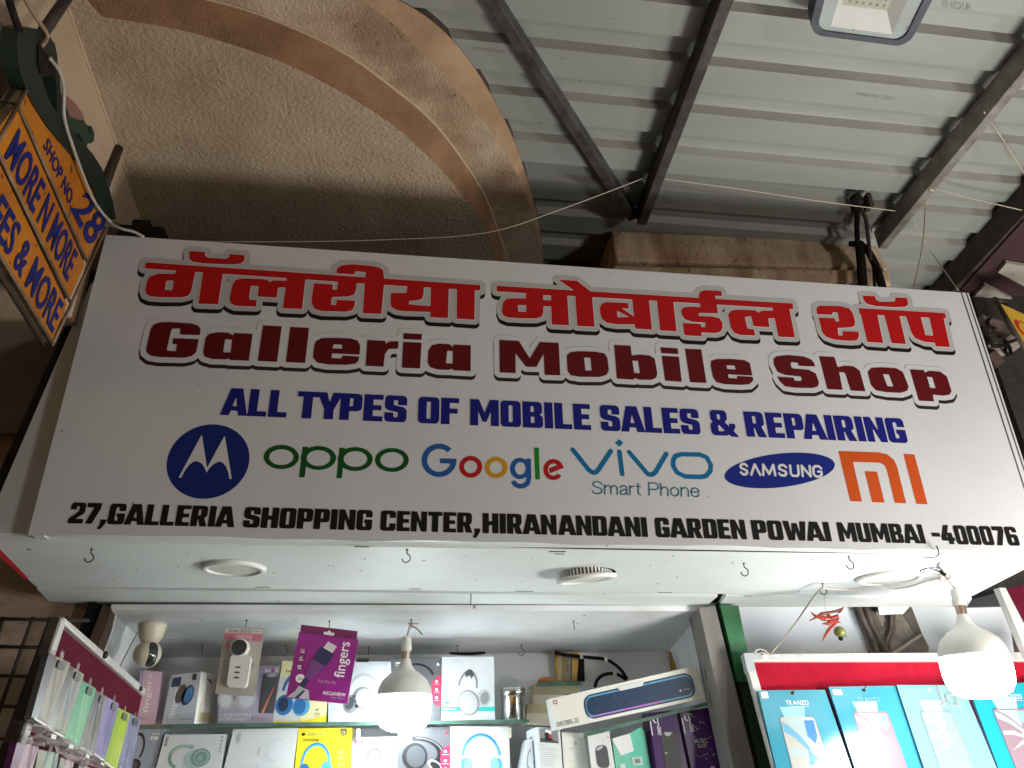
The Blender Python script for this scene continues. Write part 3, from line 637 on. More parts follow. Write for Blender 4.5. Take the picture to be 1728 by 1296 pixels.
DEV += [[(zD, P)] for P in [
 [(683,203),(1275,238),(1281,275),(690,245)],
 [(395,200),(420,187),(560,190),(620,205),(645,240),(660,300),(655,325),(630,335),(540,340),(545,390),(573,392),(572,360),(683,365),(686,400),(670,425),(620,428),(520,420),(460,400),(435,370),(408,268),(520,272),(525,295),(550,295),(540,235),(505,232),(500,250),(397,245)],
 [(690,215),(805,220),(851,443),(742,435)], [(850,220),(955,226),(1007,450),(908,443)],
 [(710,118),(795,122),(805,150),(830,160),(920,160),(935,150),(930,130),(1015,135),(1023,180),(1000,195),(930,198),(800,190),(740,175),(718,150)],
 [(1160,245),(1258,250),(1308,470),(1210,465)], [(1000,240),(1102,245),(1140,388),(1192,393),(1202,441),(1130,434),(1070,410),(1045,375)]]]
def conv(G): return [[TR(z, P) for z, P in g] for g in G]
DEVc = conv(DEV)
lettering('red_line_shadow', DEVc, K_blk, 0.0165, 1, shift=(-0.001, -0.0135), res=0.0024)
lettering('red_line_halo', DEVc, K_gry, 0.0165, 2, res=0.0024)
lettering('red_line_outline', DEVc, K_wht, 0.0024, 3)
lettering('red_line', DEVc, K_red, 0.0, 4)
GAL = [[(zA, [(340,668),(345,632),(335,626),(288,628),(280,638),(250,770),(256,778),(312,782),(320,735),(288,733),(295,693),(468,700),(450,790),(420,815),(370,826),(200,822),(140,812),(112,790),(110,760),(140,630),(160,600),(200,585),(270,582),(420,592),(465,607),(481,630),(475,672)])],
 [(zA, [(708,657),(837,663),(810,847),(678,842),(680,830),(650,838),(560,835),(510,820),(498,790),(515,690),(540,662),(600,652),(670,655),(706,675)]), (zA, [(655,700),(697,703),(687,790),(640,790),(636,780),(648,706)])],
 [(zA, [(908,605),(1035,612),(1003,855),(871,848)])], [(zA, [(1094,616),(1222,622),(1195,862),(1063,856)])],
 [(zA, [(1270,712),(1310,692),(1400,690),(1510,695),(1555,710),(1572,745),(1566,805),(1380,797),(1375,828),(1445,832),(1450,812),(1565,818),(1560,845),(1540,866),(1480,875),(1350,872),(1280,860),(1252,830),(1250,810),(1258,740)]), (zA, [(1390,735),(1448,737),(1450,765),(1380,763)])],
 [(zB, [(0,583),(125,590),(122,610),(160,592),(213,592),(210,643),(145,645),(120,680),(110,766),(-12,760)])],
 [(zB, [(248,537),(373,543),(370,583),(245,578)])], [(zB, [(245,597),(370,602),(360,778),(236,773)])],
 [(zB, [(588,615),(707,620),(705,797),(583,790),(583,778),(555,788),(480,785),(430,770),(413,740),(416,660),(440,620),(490,608),(560,612),(586,632)]), (zB, [(545,657),(585,660),(583,745),(537,743)])],
 [(zB, [(902,583),(1035,590),(1110,710),(1178,597),(1307,604),(1318,825),(1212,822),(1205,675),(1155,768),(1085,766),(1012,675),(1013,810),(905,805)])],
 [(zB, [(1363,690),(1385,668),(1440,660),(1560,664),(1620,675),(1640,705),(1650,790),(1635,820),(1590,836),(1450,835),(1390,825),(1368,795)]), (zB, [(1480,703),(1525,705),(1533,793),(1490,793)])],
 [(zC, [(228,496),(340,501),(348,568),(400,562),(470,568),(505,590),(523,690),(515,720),(480,735),(400,733),(365,722),(362,733),(247,726)]), (zC, [(352,603),(392,605),(405,688),(365,688)])],
 [(zC, [(544,512),(662,520),(666,558),(550,552)])], [(zC, [(553,570),(670,577),(690,748),(577,740)])], [(zC, [(712,522),(823,527),(859,756),(747,750)])],
 [(zC, [(890,605),(930,592),(1030,592),(1120,600),(1155,620),(1172,705),(1005,697),(1010,722),(1068,726),(1067,708),(1175,714),(1178,740),(1150,765),(1090,769),(980,764),(925,750),(903,715),(888,640)]), (zC, [(995,635),(1053,638),(1058,665),(1000,660)])],
 [(zD, [(385,603),(275,598),(268,577),(225,573),(218,580),(225,610),(240,617),(340,625),(390,650),(412,710),(405,738),(370,750),(250,748),(180,738),(145,705),(128,672),(240,680),(245,700),(290,703),(295,690),(290,672),(180,660),(130,640),(105,590),(102,550),(125,532),(200,525),(310,535),(360,555),(380,580)])],
 [(zD, [(413,532),(518,538),(540,608),(590,597),(650,602),(690,630),(730,772),(630,767),(590,645),(550,640),(573,762),(470,757)])],
 [(zD, [(745,640),(770,613),(840,608),(940,615),(985,640),(1025,740),(1015,768),(970,783),(870,778),(800,765),(768,730)]), (zD, [(848,655),(890,657),(922,740),(880,738)])],
 [(zD, [(1033,622),(1130,628),(1135,645),(1170,632),(1240,638),(1285,670),(1318,770),(1305,795),(1260,802),(1190,795),(1198,842),(1095,836)]), (zD, [(1150,673),(1187,676),(1210,752),(1172,750)])]]
GALc = conv(GAL)
K_brn = inkm('ink_dark_brown', (0.035, 0.016, 0.014))
lettering('maroon_line_shadow', GALc, K_brn, 0.0165, 1, shift=(-0.001, -0.0115), res=0.0024)
lettering('maroon_line_halo', GALc, M_flex, 0.0165, 2, res=0.0024)
lettering('maroon_line', GALc, K_mar, 0.0, 4)

# heavy square alphabet (cap height 1)
GL = {
'O': (.72, [[(0,.12),(.05,.03),(.13,0),(.59,0),(.67,.03),(.72,.12),(.72,.88),(.67,.97),(.59,1),(.13,1),(.05,.97),(0,.88)], [(.29,.2),(.31,.18),(.41,.18),(.43,.2),(.43,.8),(.41,.82),(.31,.82),(.29,.8)]]),
'A': (.90, [[(0,0),(.25,1),(.65,1),(.9,0),(.6,0),(.565,.17),(.335,.17),(.30,0)], [(.375,.34),(.525,.34),(.45,.68)]]),
'L': (.62, [[(0,0),(.62,0),(.62,.19),(.3,.19),(.3,1),(0,1)]]),
'T': (.68, [[(0,1),(.68,1),(.68,.8),(.49,.8),(.49,0),(.19,0),(.19,.8),(0,.8)]]),
'Y': (.84, [[(0,1),(.32,1),(.42,.64),(.52,1),(.84,1),(.57,.36),(.57,0),(.27,0),(.27,.36)]]),
'P': (.70, [[(0,0),(0,1),(.56,1),(.66,.96),(.70,.87),(.70,.47),(.66,.38),(.56,.34),(.3,.34),(.3,0)], [(.3,.52),(.3,.82),(.39,.82),(.41,.8),(.41,.54),(.39,.52)]]),
'E': (.62, [[(0,0),(0,1),(.62,1),(.62,.81),(.3,.81),(.3,.6),(.57,.6),(.57,.41),(.3,.41),(.3,.19),(.62,.19),(.62,0)]]),
'F': (.62, [[(0,0),(0,1),(.62,1),(.62,.81),(.3,.81),(.3,.6),(.57,.6),(.57,.41),(.3,.41),(.3,0)]]),
'S': (.72, [[(.72,.64),(.43,.64),(.43,.8),(.41,.82),(.31,.82),(.29,.8),(.29,.65),(.31,.63),(.6,.57),(.69,.5),(.72,.42),(.72,.12),(.67,.03),(.59,0),(.13,0),(.05,.03),(0,.12),(0,.35),(.29,.35),(.29,.2),(.31,.18),(.41,.18),(.43,.2),(.43,.35),(.41,.37),(.12,.43),(.03,.5),(0,.58),(0,.88),(.05,.97),(.13,1),(.59,1),(.67,.97),(.72,.88)]]),
'M': (1.0, [[(0,0),(0,1),(.31,1),(.5,.5),(.69,1),(1.0,1),(1.0,0),(.72,0),(.72,.55),(.57,.15),(.43,.15),(.28,.55),(.28,0)]]),
'B': (.72, [[(0,0),(0,1),(.57,1),(.66,.96),(.7,.88),(.7,.61),(.66,.54),(.60,.51),(.68,.47),(.72,.39),(.72,.12),(.67,.03),(.58,0)], [(.29,.6),(.29,.82),(.39,.82),(.41,.8),(.41,.62),(.39,.6)], [(.29,.18),(.29,.42),(.40,.42),(.42,.4),(.42,.2),(.40,.18)]]),
'I': (.30, [[(0,0),(.3,0),(.3,1),(0,1)]]),
'R': (.74, [[(0,0),(0,1),(.57,1),(.67,.96),(.71,.87),(.71,.54),(.67,.46),(.59,.42),(.74,0),(.43,0),(.33,.35),(.3,.35),(.3,0)], [(.3,.53),(.3,.82),(.4,.82),(.42,.8),(.42,.55),(.4,.53)]]),
'N': (.76, [[(0,0),(0,1),(.27,1),(.48,.45),(.48,1),(.76,1),(.76,0),(.5,0),(.28,.55),(.28,0)]]),
'G': (.72, [[(.72,.64),(.43,.64),(.43,.8),(.41,.82),(.31,.82),(.29,.8),(.29,.2),(.31,.18),(.41,.18),(.43,.2),(.43,.35),(.36,.35),(.36,.53),(.72,.53),(.72,.12),(.67,.03),(.59,0),(.13,0),(.05,.03),(0,.12),(0,.88),(.05,.97),(.13,1),(.59,1),(.67,.97),(.72,.88)]]),
'C': (.72, [[(.72,.64),(.43,.64),(.43,.8),(.41,.82),(.31,.82),(.29,.8),(.29,.2),(.31,.18),(.41,.18),(.43,.2),(.43,.37),(.72,.37),(.72,.12),(.67,.03),(.59,0),(.13,0),(.05,.03),(0,.12),(0,.88),(.05,.97),(.13,1),(.59,1),(.67,.97),(.72,.88)]]),
'H': (.76, [[(0,0),(0,1),(.3,1),(.3,.6),(.46,.6),(.46,1),(.76,1),(.76,0),(.46,0),(.46,.4),(.3,.4),(.3,0)]]),
'D': (.72, [[(0,0),(0,1),(.58,1),(.68,.96),(.72,.87),(.72,.13),(.68,.04),(.58,0)], [(.3,.18),(.3,.82),(.41,.82),(.43,.8),(.43,.2),(.41,.18)]]),
'U': (.74, [[(0,1),(.3,1),(.3,.2),(.32,.18),(.42,.18),(.44,.2),(.44,1),(.74,1),(.74,.12),(.69,.03),(.61,0),(.13,0),(.05,.03),(0,.12)]]),
'W': (1.12, [[(0,1),(.29,1),(.36,.35),(.43,.9),(.69,.9),(.76,.35),(.83,1),(1.12,1),(.96,0),(.65,0),(.56,.5),(.47,0),(.16,0)]]),
'&': (.96, [[(.10,.53),(.03,.62),(.03,.88),(.08,.97),(.17,1),(.52,1),(.61,.97),(.66,.88),(.66,.68),(.62,.6),(.55,.53),(.70,.36),(.70,.48),(.93,.48),(.93,.33),(.84,.2),(1.0,0),(.98,-.04),(.70,-.02),(.65,.05),(.55,0),(.14,0),(.05,.03),(0,.12),(0,.40),(.03,.47)], [(.29,.64),(.29,.83),(.38,.83),(.40,.81),(.40,.66),(.36,.62)], [(.28,.19),(.28,.38),(.32,.42),(.5,.2),(.46,.17),(.30,.17)]]),
'2': (.70, [[(0,.66),(0,.88),(.05,.97),(.13,1),(.57,1),(.65,.97),(.70,.88),(.70,.55),(.66,.47),(.33,.22),(.70,.22),(.70,0),(0,0),(0,.22),(.41,.58),(.41,.8),(.39,.82),(.31,.82),(.29,.8),(.29,.66)]]),
'7': (.68, [[(0,1),(.68,1),(.68,.76),(.38,0),(.06,0),(.35,.78),(0,.78)]]),
'4': (.76, [[(0,.18),(0,.36),(.27,1),(.57,1),(.31,.36),(.38,.36),(.38,.6),(.66,.6),(.66,.36),(.76,.36),(.76,.18),(.66,.18),(.66,0),(.37,0),(.37,.18)]]),
'6': (.70, [[(.70,.70),(.70,.88),(.65,.97),(.57,1),(.13,1),(.05,.97),(0,.88),(0,.12),(.05,.03),(.13,0),(.57,0),(.65,.03),(.70,.12),(.70,.48),(.65,.57),(.57,.6),(.29,.6),(.29,.8),(.31,.82),(.40,.82),(.42,.8),(.42,.70)], [(.29,.19),(.29,.42),(.40,.42),(.42,.4),(.42,.21),(.40,.18)]]),
',': (.26, [[(0,.22),(.28,.22),(.24,.02),(.08,-.24),(-.06,-.24),(.02,0)]]),
'-': (.40, [[(0,.38),(.40,.38),(.40,.58),(0,.58)]])}
GL['0'] = (.70, [[(x * .7 / .72, y) for x, y in c] for c in GL['O'][1]])
def heavy_line(words, base, cap):
    # words: (text, left px, right px); base/cap: (left px, right px) of the baseline and cap line
    (bl_, br_), (cl_, cr_) = [[S2(*p) for p in q] for q in (base, cap)]
    G = []
    for tx, pl, pr in words:
        xa, xb = S2(*pl)[0], S2(*pr)[0]; adv = 0; pos = []
        for ch in tx:
            pos.append(adv); adv += GL[ch][0] + 0.055 - (0.13 if tx[len(pos):len(pos) + 1] and (ch + tx[len(pos)]) in ('PA', 'WA', 'LT', 'TY', 'YP') else 0.0) - (0.05 if tx[len(pos):len(pos) + 1] and (ch + tx[len(pos)]) in ('RA', 'AR', 'AL', 'GA', 'SA', 'AN', 'AI', 'IA', 'BA', 'DA') else 0.0)
        adv -= 0.055; sc = (xb - xa) / adv
        for ch, ps in zip(tx, pos):
            for_c = []
            for c in GL[ch][1]:
                q = []
                for (u, v) in c:
                    x = xa + (ps + u) * sc
                    zb = bl_[1] + (br_[1] - bl_[1]) * (x - bl_[0]) / (br_[0] - bl_[0]); zc = cl_[1] + (cr_[1] - cl_[1]) * (x - cl_[0]) / (cr_[0] - cl_[0])
                    q.append((x, zb + v * (zc - zb)))
                for_c.append(q)
            G.append(for_c)
    return G
blue = heavy_line([('ALL', zA(611, 1216), zA(1066, 1220)), ('TYPES', zA(1148, 1060), zB(268, 1100)), ('OF', zB(347, 1055), zB(628, 985)), ('MOBILE', zB(702, 1070), zB(1528, 1160)), ('SALES', zC(133, 985), zC(816, 1060)), ('&', zC(886, 1040), zC(1072, 1118)), ('REPAIRING', zC(1108, 950), zD(1015, 1090))],
    (zA(640, 1217), zD(960, 1124)), (zA(765, 1036), zD(930, 955)))
lettering('blue_line_outline', blue, K_wht, 0.0022, 1); lettering('blue_line', blue, K_blu, 0.0, 2)
blk = heavy_line([('27', zH(82, 125), zH(222, 52)), (',', zH(213, 120), zH(240, 112)), ('GALLERIA', zH(249, 90), zH(758, 136)), ('SHOPPING', zH(795, 110), zH(1317, 100)), ('CENTER', zH(1350, 110), zI(412, 85)), (',', zI(420, 88), zI(446, 75)), ('HIRANANDANI', zI(457, 90), zI(1187, 110)), ('GARDEN', zI(1219, 80), zI(1624, 124)), ('POWAI', zG(287, 690), zG(706, 702)), ('MUMBAI', zG(728, 606), zG(1208, 718)), ('-', zG(1237, 672), zG(1284, 684)), ('400076', zG(1290, 690), zG(1708, 725))],
    (zH(100, 128), zG(1690, 729)), (zH(110, 43), zG(1660, 628)))
lettering('black_line', blk, K_blk, 0.0, 2)
# six emblems
def ell(z, cx, cy, rx, ry, n=44, ux=None, vx=None):
    if ux is None: ux, vx = (rx, 0), (0, ry)
    return TR(z, [(cx + ux[0] * math.cos(t) + vx[0] * math.sin(t), cy + ux[1] * math.cos(t) + vx[1] * math.sin(t)) for t in [2 * math.pi * k / n for k in range(n)]])
L, R_, T_, B_ = S2(*zE(78, 540)), S2(*zE(608, 490)), S2(*zE(370, 286)), S2(*zE(305, 758))
cx, cz, rx, rz = (L[0] + R_[0]) / 2, (T_[1] + B_[1]) / 2, (R_[0] - L[0]) / 2, (T_[1] - B_[1]) / 2
disc = [(cx + rx * math.cos(t), cz + rz * math.sin(t)) for t in [2 * math.pi * k / 64 for k in range(64)]]
lettering('round_emblem_disc', [[disc]], inkm('ink_royal_blue', (0.006, 0.022, 0.17)), 0, 1)
lettering('round_emblem', [[TR(zE, [(155,625),(303,350),(336,562),(448,357),(493,632),(478,632),(470,590),(455,550),(430,525),(410,522),(375,540),(350,565),(333,593),(325,570),(305,537),(280,521),(255,521),(225,540),(195,580),(173,625)])]], K_wht, 0, 2)
lettering('green_emblem', [[ell(zE, 807, 493, 112, 77), ell(zE, 807, 494, 77, 50)], [ell(zE, 1042, 499, 112, 76), ell(zE, 1043, 500, 76, 50)], [TR(zE, [(942,428),(977,428),(955,622),(919,622)])], [ell(zE, 1275, 506, 111, 76), ell(zE, 1277, 506, 75, 50)], [TR(zE, [(1176,434),(1210,436),(1190,628),(1156,628)])], [ell(zE, 1508, 512, 107, 76), ell(zE, 1508, 512, 74, 50)]], inkm('ink_green', (0.005, 0.085, 0.012)), 0, 1)
def arcp(cx, cy, R, r, a0, a1, n=36, b0=None, b1=None):
    b0 = a0 if b0 is None else b0; b1 = a1 if b1 is None else b1
    o = [(cx + R[0] * math.cos(math.radians(a)), cy - R[1] * math.sin(math.radians(a))) for a in [a0 + (a1 - a0) * k / n for k in range(n + 1)]]
    i = [(cx + r[0] * math.cos(math.radians(a)), cy - r[1] * math.sin(math.radians(a))) for a in [b1 + (b0 - b1) * k / n for k in range(n + 1)]]
    return o, i
o_, i_ = arcp(163, 278, (94, 90), (64, 62), 44, 360, 48, 44, 343)
KB = inkm('ink_mid_blue', (0.022, 0.10, 0.33)); KR = inkm('ink_bright_red', (0.45, 0.010, 0.012)); KY = inkm('ink_amber', (0.60, 0.30, 0.012)); KG = inkm('ink_leaf_green', (0.012, 0.22, 0.02))
lettering('colour_emblem_blue', [[TR(zF, o_ + [(257, 270), (168, 267), (168, 294), (226, 296)] + i_)], [ell(zF, 599, 322, 53, 58), ell(zF, 602, 322, 29, 34)], [TR(zF, [(632,268),(659,268),(661,375),(652,410),(625,429),(592,431),(566,419),(550,395),(572,385),(590,403),(612,405),(630,393),(634,370)])]], KB, 0, 1)
e_o, e_i = arcp(781, 328, (55, 57), (30, 33), 14, 322, 40)
lettering('colour_emblem_red', [[ell(zF, 334, 313, 62, 59), ell(zF, 334, 313, 36, 34)], [TR(zF, e_o + e_i)], [TR(zF, [(755,322),(806,301),(835,312),(838,318),(762,348)])]], KR, 0, 1)
lettering('colour_emblem_amber', [[ell(zF, 471, 317, 61, 58), ell(zF, 471, 317, 35, 34)]], KY, 0, 1)
lettering('colour_emblem_green', [[TR(zF, [(676,209),(702,210),(708,382),(683,381)])]], KG, 0, 1)
hw = 0.0069
lettering('teal_emblem', [[TR(zF, [(1135,163),(1158,183),(1136,206),(1113,184)])]], inkm('ink_teal', (0.006, 0.15, 0.33)), 0, 1, [(TR(zF, P), hw, c) for P, c in (([(885,220),(970,328),(985,340),(998,345),(1012,341),(1024,328),(1090,228)], 0), ([(1137,232),(1152,352)], 0), ([(1190,234),(1278,338),(1290,352),(1305,356),(1320,352),(1333,340),(1390,243)], 0), ([(1470,245),(1570,247),(1608,262),(1630,302),(1628,335),(1605,362),(1580,368),(1490,365),(1448,343),(1428,310),(1427,278),(1440,255)], 1))])
SG = {'S': (.62, [[(.60, .78), (.52, .93), (.31, 1), (.10, .92), (.06, .74), (.16, .60), (.46, .48), (.60, .34), (.57, .12), (.36, 0), (.12, .04), (.02, .22)]]),
 'm': (.78, [[(0, 0), (0, .72)], [(0, .5), (.12, .69), (.28, .69), (.38, .55), (.38, 0)], [(.38, .5), (.5, .69), (.66, .69), (.76, .55), (.76, 0)]]),
 'a': (.46, [[(.03, .55), (.12, .70), (.32, .70), (.42, .58), (.42, .1), (.46, 0)], [(.42, .42), (.12, .34), (0, .18), (.08, .01), (.26, .01), (.42, .16)]]),
 'r': (.26, [[(0, 0), (0, .72)], [(0, .48), (.1, .68), (.26, .69)]]), 't': (.24, [[(.10, .92), (.10, .12), (.24, .01)], [(0, .70), (.24, .70)]]),
 'P': (.58, [[(0, 0), (0, 1), (.4, 1), (.57, .88), (.57, .60), (.4, .48), (0, .48)]]), 'h': (.44, [[(0, 0), (0, 1)], [(0, .48), (.14, .69), (.32, .69), (.43, .55), (.43, 0)]]),
 'o': (.50, [[(.25, .71), (.06, .58), (0, .36), (.06, .12), (.25, 0), (.44, .12), (.50, .36), (.44, .58), (.25, .71)]]), 'n': (.44, [[(0, 0), (0, .72)], [(0, .48), (.14, .69), (.32, .69), (.43, .55), (.43, 0)]]),
 'e': (.50, [[(.01, .37), (.50, .37), (.45, .60), (.25, .71), (.06, .60), (0, .36), (.06, .10), (.25, 0), (.42, .06), (.49, .2)]]), ' ': (.22, [])}
st = []; adv = 0; cap_ = 'Smart Phone'; tot = sum(SG[c][0] + .15 for c in cap_) - .15
for ch in cap_:
    for P in SG[ch][1]:
        q = []
        for u, v in P:
            f = (adv + u) / tot; x = 989 + (1566 - 989) * f; yb_ = 458 + 18 * f; yt_ = 392 + 16 * f
            q.append((x + 2 * (1 - v), yb_ + (yt_ - yb_) * v))
        st.append((TR(zF, q), 0.0017, 0))
    adv += SG[ch][0] + .15
lettering('teal_caption', [], inkm('ink_dull_teal', (0.015, 0.14, 0.20)), 0, 2, st, res=0.0009)
lettering('oval_emblem', [[ell(zG, 428, 328, 0, 0, 60, (293, -36), (-20, -88))]], inkm('ink_deep_blue', (0.008, 0.02, 0.20)), 0, 1)
def sstroke(ch):
    D = {'S': [[(1, .82), (.72, 1), (.28, 1), (.05, .82), (.08, .62), (.9, .38), (.95, .18), (.7, 0), (.28, 0), (0, .18)]], 'V': [[(0, 0), (.5, 1), (1, 0)]], 'M': [[(0, 0), (.08, 1), (.5, .1), (.92, 1), (1, 0)]], 'U': [[(0, 1), (0, .22), (.2, 0), (.8, 0), (1, .22), (1, 1)]], 'N': [[(0, 0), (0, 1), (1, 0), (1, 1)]], 'G': [[(1, .8), (.75, 1), (.25, 1), (0, .8), (0, .2), (.25, 0), (.8, 0), (1, .2), (1, .48), (.6, .48)]]}
    return D[ch]
st = []
for ch, xa, xb in zip('SVMSUNG', (222, 276, 340, 426, 488, 550, 610), (258, 324, 404, 466, 530, 592, 652)):
    for P in sstroke(ch):
        q = []
        for u, v in P:
            x = xa + (xb - xa) * u; yb = 348 + (x - 218) * 0.030; yt = 293 + (x - 218) * 0.030
            q.append((x + (yb - (yb + (yt - yb) * v)) * -0.10, yb + (yt - yb) * v))
        st.append((TR(zG, q), 0.0037, 0))
lettering('oval_emblem_letters', [], K_wht, 0, 2, st, res=0.0012)
lettering('orange_emblem', [[TR(zG, [(740,224),(958,232),(1000,242),(1035,270),(1052,305),(1101,503),(1040,500),(998,325),(985,300),(960,287),(818,282),(866,494),(803,491)])], [TR(zG, [(880,331),(946,335),(986,499),(920,497)])], [TR(zG, [(1086,240),(1145,243),(1215,508),(1155,506)])]], inkm('ink_orange', (0.60, 0.085, 0.012)), 0, 1)

# ================================================================== CEILING LIGHTS, HOOKS
def downlight(px, py, rpx, label, drop=0.0, tiltx=0.0, nm='ceiling_light'):
    c = PZ(px, py, ZF - 0.001); r = (PZ(px + rpx, py, ZF) - c).length
    t = thing(nm, c, label, 'ceiling light', 'round ceiling lights in the soffit')
    ax = Vector((0.10 * (1 if tiltx else 0), -tiltx, -1)).normalized(); c2 = c + Vector((0, 0, -drop))
    m = MB(); m.lathe([(r * 0.93, -0.004), (r, 0.0), (r, 0.006), (r * 0.96, 0.010), (r * 0.80, 0.011), (r * 0.78, 0.006)], c2, M_lamprim, 48, ax); m.build('trim_ring', t)
    m = MB(); m.lathe([(r * 0.79, 0.006), (r * 0.4, 0.0062), (0.0001, 0.0063)], c2, M_diff, 48, ax); m.build('diffuser', t)
    if drop:
        m = MB(); m.lathe([(r * 0.80, -0.002), (r * 0.80, -0.035)], c2, mat('heat_sink', (0.16, 0.13, 0.10), 0.5, metal=0.6), 48, ax)
        for k in range(44):
            a = 2 * math.pi * k / 44; u = ax.cross(Vector((0, 1, 0))).normalized(); w = ax.cross(u)
            p = c2 + (u * math.cos(a) + w * math.sin(a)) * r * 0.83; m.bar(p - ax * 0.002, p - ax * 0.03, 0.005, 0.004, M_lamprim, (u * math.cos(a) + w * math.sin(a)))
        m.build('heat_sink', t)
        m = MB(); h = c + Vector((0.012, 0.0, 0.0005)); m.lathe([(r * 0.86, 0), (0.0001, 0.0001)], h, M_black, 40, Vector((0, 0, -1))); m.build('cut_out', t)
    return t
downlight(395, 957.5, 54.5, 'round white recessed ceiling light, leftmost of the three in the soffit')
downlight(989, 967, 49.5, 'round ceiling light sagging out of its hole so its heat sink shows', 0.014, -0.09)
downlight(1501, 973.5, 49.5, 'round flush ceiling light beside the hanging wire, near the right bulb')

def hook(px, py, P, label, size=0.022, kind='hook', nail=False):
    z = P(px, py); o = thing('cup_hook' if not nail else 'nail', z, label, 'hook' if not nail else 'nail', 'hooks and nails screwed into the white ceiling')
    m = MB(); s = size
    m.lathe([(0.004, 0.001), (0.0035, -0.002), (0.0015, -0.003)], z, M_hook, 10)
    if nail: m.tube([z, z + Vector((0.001, 0, -s * 1.3))], 0.0016, M_hook, 6, 1)
    else: m.tube([z, z + Vector((0, 0, -s * .5)), z + Vector((s * .38, 0, -s * .85)), z + Vector((s * .34, 0, -s * 1.35)), z + Vector((-s * .1, 0, -s * 1.6)), z + Vector((-s * .5, 0, -s * 1.35)), z + Vector((-s * .52, 0, -s * 1.1))], 0.0017, M_hook, 6, 4)
    m.build('shank', o); return o
PS = lambda x, y: PZ(x, y, ZF)
hook(155, 926, PS, 'black cup hook at the far left end of the soffit')
hook(687, 927, PS, 'black cup hook under the sign between the left and the sagging ceiling light')
hook(1255, 950, PS, 'black cup hook between the sagging ceiling light and the green post', 0.024)
hook(1432, 938, PS, 'black cup hook just in front of the flush right ceiling light', 0.024)
hook(1388, 984, PS, 'black cup hook with the white wire hung over it', 0.024)
hook(342, 1090, PC, 'small dark nail in the recess ceiling beside the security camera', 0.022, nail=True)
hook(416, 1047, PC, 'nail holding the blister pack of the socket strip', 0.03, nail=True)
hook(483, 1089, PC, 'small hook behind the purple hanging box, left side', 0.024)
hook(556, 1048, PC, 'nail holding the purple cable box', 0.03, nail=True)
hook(622, 1091, PC, 'small nail behind the purple hanging box, right side', 0.024, nail=True)
hook(694, 1046, PC, 'nail from which the left bulb hangs', 0.025, nail=True)
hook(772, 1089, PC, 'small nail above the box with the grey headphones and teal stripe', 0.024, nail=True)
hook(880, 1088, PC, 'small hook above the steel tin', 0.026)
hook(968, 1048, PC, 'short dark nail alone at the front of the recess ceiling', 0.026, nail=True)

# ================================================================== BULBS
def bulb(top, R, label, cap_up=0.0):
    # top = top centre of the lamp holder, R = widest radius
    t = thing('hanging_bulb', top + Vector((0, 0, -R * 3.2)), label, 'light bulb', 'large LED bulbs hanging on wires')
    s = R / 0.092; T = Vector(top)
    z = lambda v: -v * s
    m = MB(); m.lathe([(0.0001, 0), (0.012 * s, z(0.001)), (0.0165 * s, z(0.012)), (0.0165 * s, z(0.030)), (0.0185 * s, z(0.032)), (0.0185 * s, z(0.046)), (0.0175 * s, z(0.050))], T, M_lampbody, 28); m.build('lamp_holder', t)
    m = MB(); m.lathe([(0.0145 * s, z(0.048)), (0.0152 * s, z(0.054)), (0.0142 * s, z(0.058)), (0.0152 * s, z(0.063)), (0.0142 * s, z(0.068)), (0.0146 * s, z(0.078))], T, M_brass, 28); m.build('lamp_cap', t)
    m = MB(); m.lathe([(0.0142 * s, z(0.075)), (0.0175 * s, z(0.083)), (0.022 * s, z(0.098)), (0.034 * s, z(0.114)), (0.056 * s, z(0.128)), (0.076 * s, z(0.146)), (0.088 * s, z(0.170)), (0.0915 * s, z(0.192))], T, M_lampbody, 40); m.build('lamp_body', t)
    m = MB(); m.lathe([(0.0918 * s, z(0.1915)), (0.092 * s, z(0.205)), (0.0915 * s, z(0.240)), (0.087 * s, z(0.268)), (0.074 * s, z(0.290)), (0.050 * s, z(0.302)), (0.024 * s, z(0.306)), (0.0001, z(0.307))], T, M_emit, 40); m.build('diffuser', t)
    return t
YB1 = 2.90
bt = PY(686.5, 1073, YB1)
b1 = bulb(bt, 0.0945, 'lit white bulb hanging inside the recess in front of the headphone boxes')
m = MB(); hk = PC(694, 1050)
m.tube([hk, hk + Vector((-0.004, -0.02, -0.012)), PY(690, 1062, YB1 + .02), bt + Vector((0, 0, -0.003))], 0.0032, mat('dirty_pink_wire', (0.33, 0.22, 0.20), 0.6), 8, 5)
m.tube([PY(693, 1055, YB1 + .03), PY(703, 1061, YB1 + .02), PY(713, 1071, YB1 + .01)], 0.0032, MATS['dirty_pink_wire'], 8, 4); m.build('bulb_wire', b1)
YB2 = 2.28
bt2 = PY(1612, 993, YB2)
b2 = bulb(bt2, 0.0985, 'lit white bulb hanging from the soffit on the right, in front of the red board')
m = MB(); k0 = PY(1597, 974, 2.27)
m.tube([k0, bt2 + Vector((0, 0, -0.003))], 0.0035, M_wire, 8, 1)
m.tube([PY(1583, 971, 2.27), PY(1600, 968, 2.26), PY(1604, 976, 2.265), PY(1590, 981, 2.27), PY(1586, 974, 2.26)], 0.0035, M_wirew, 8, 4); m.build('bulb_wire', b2)
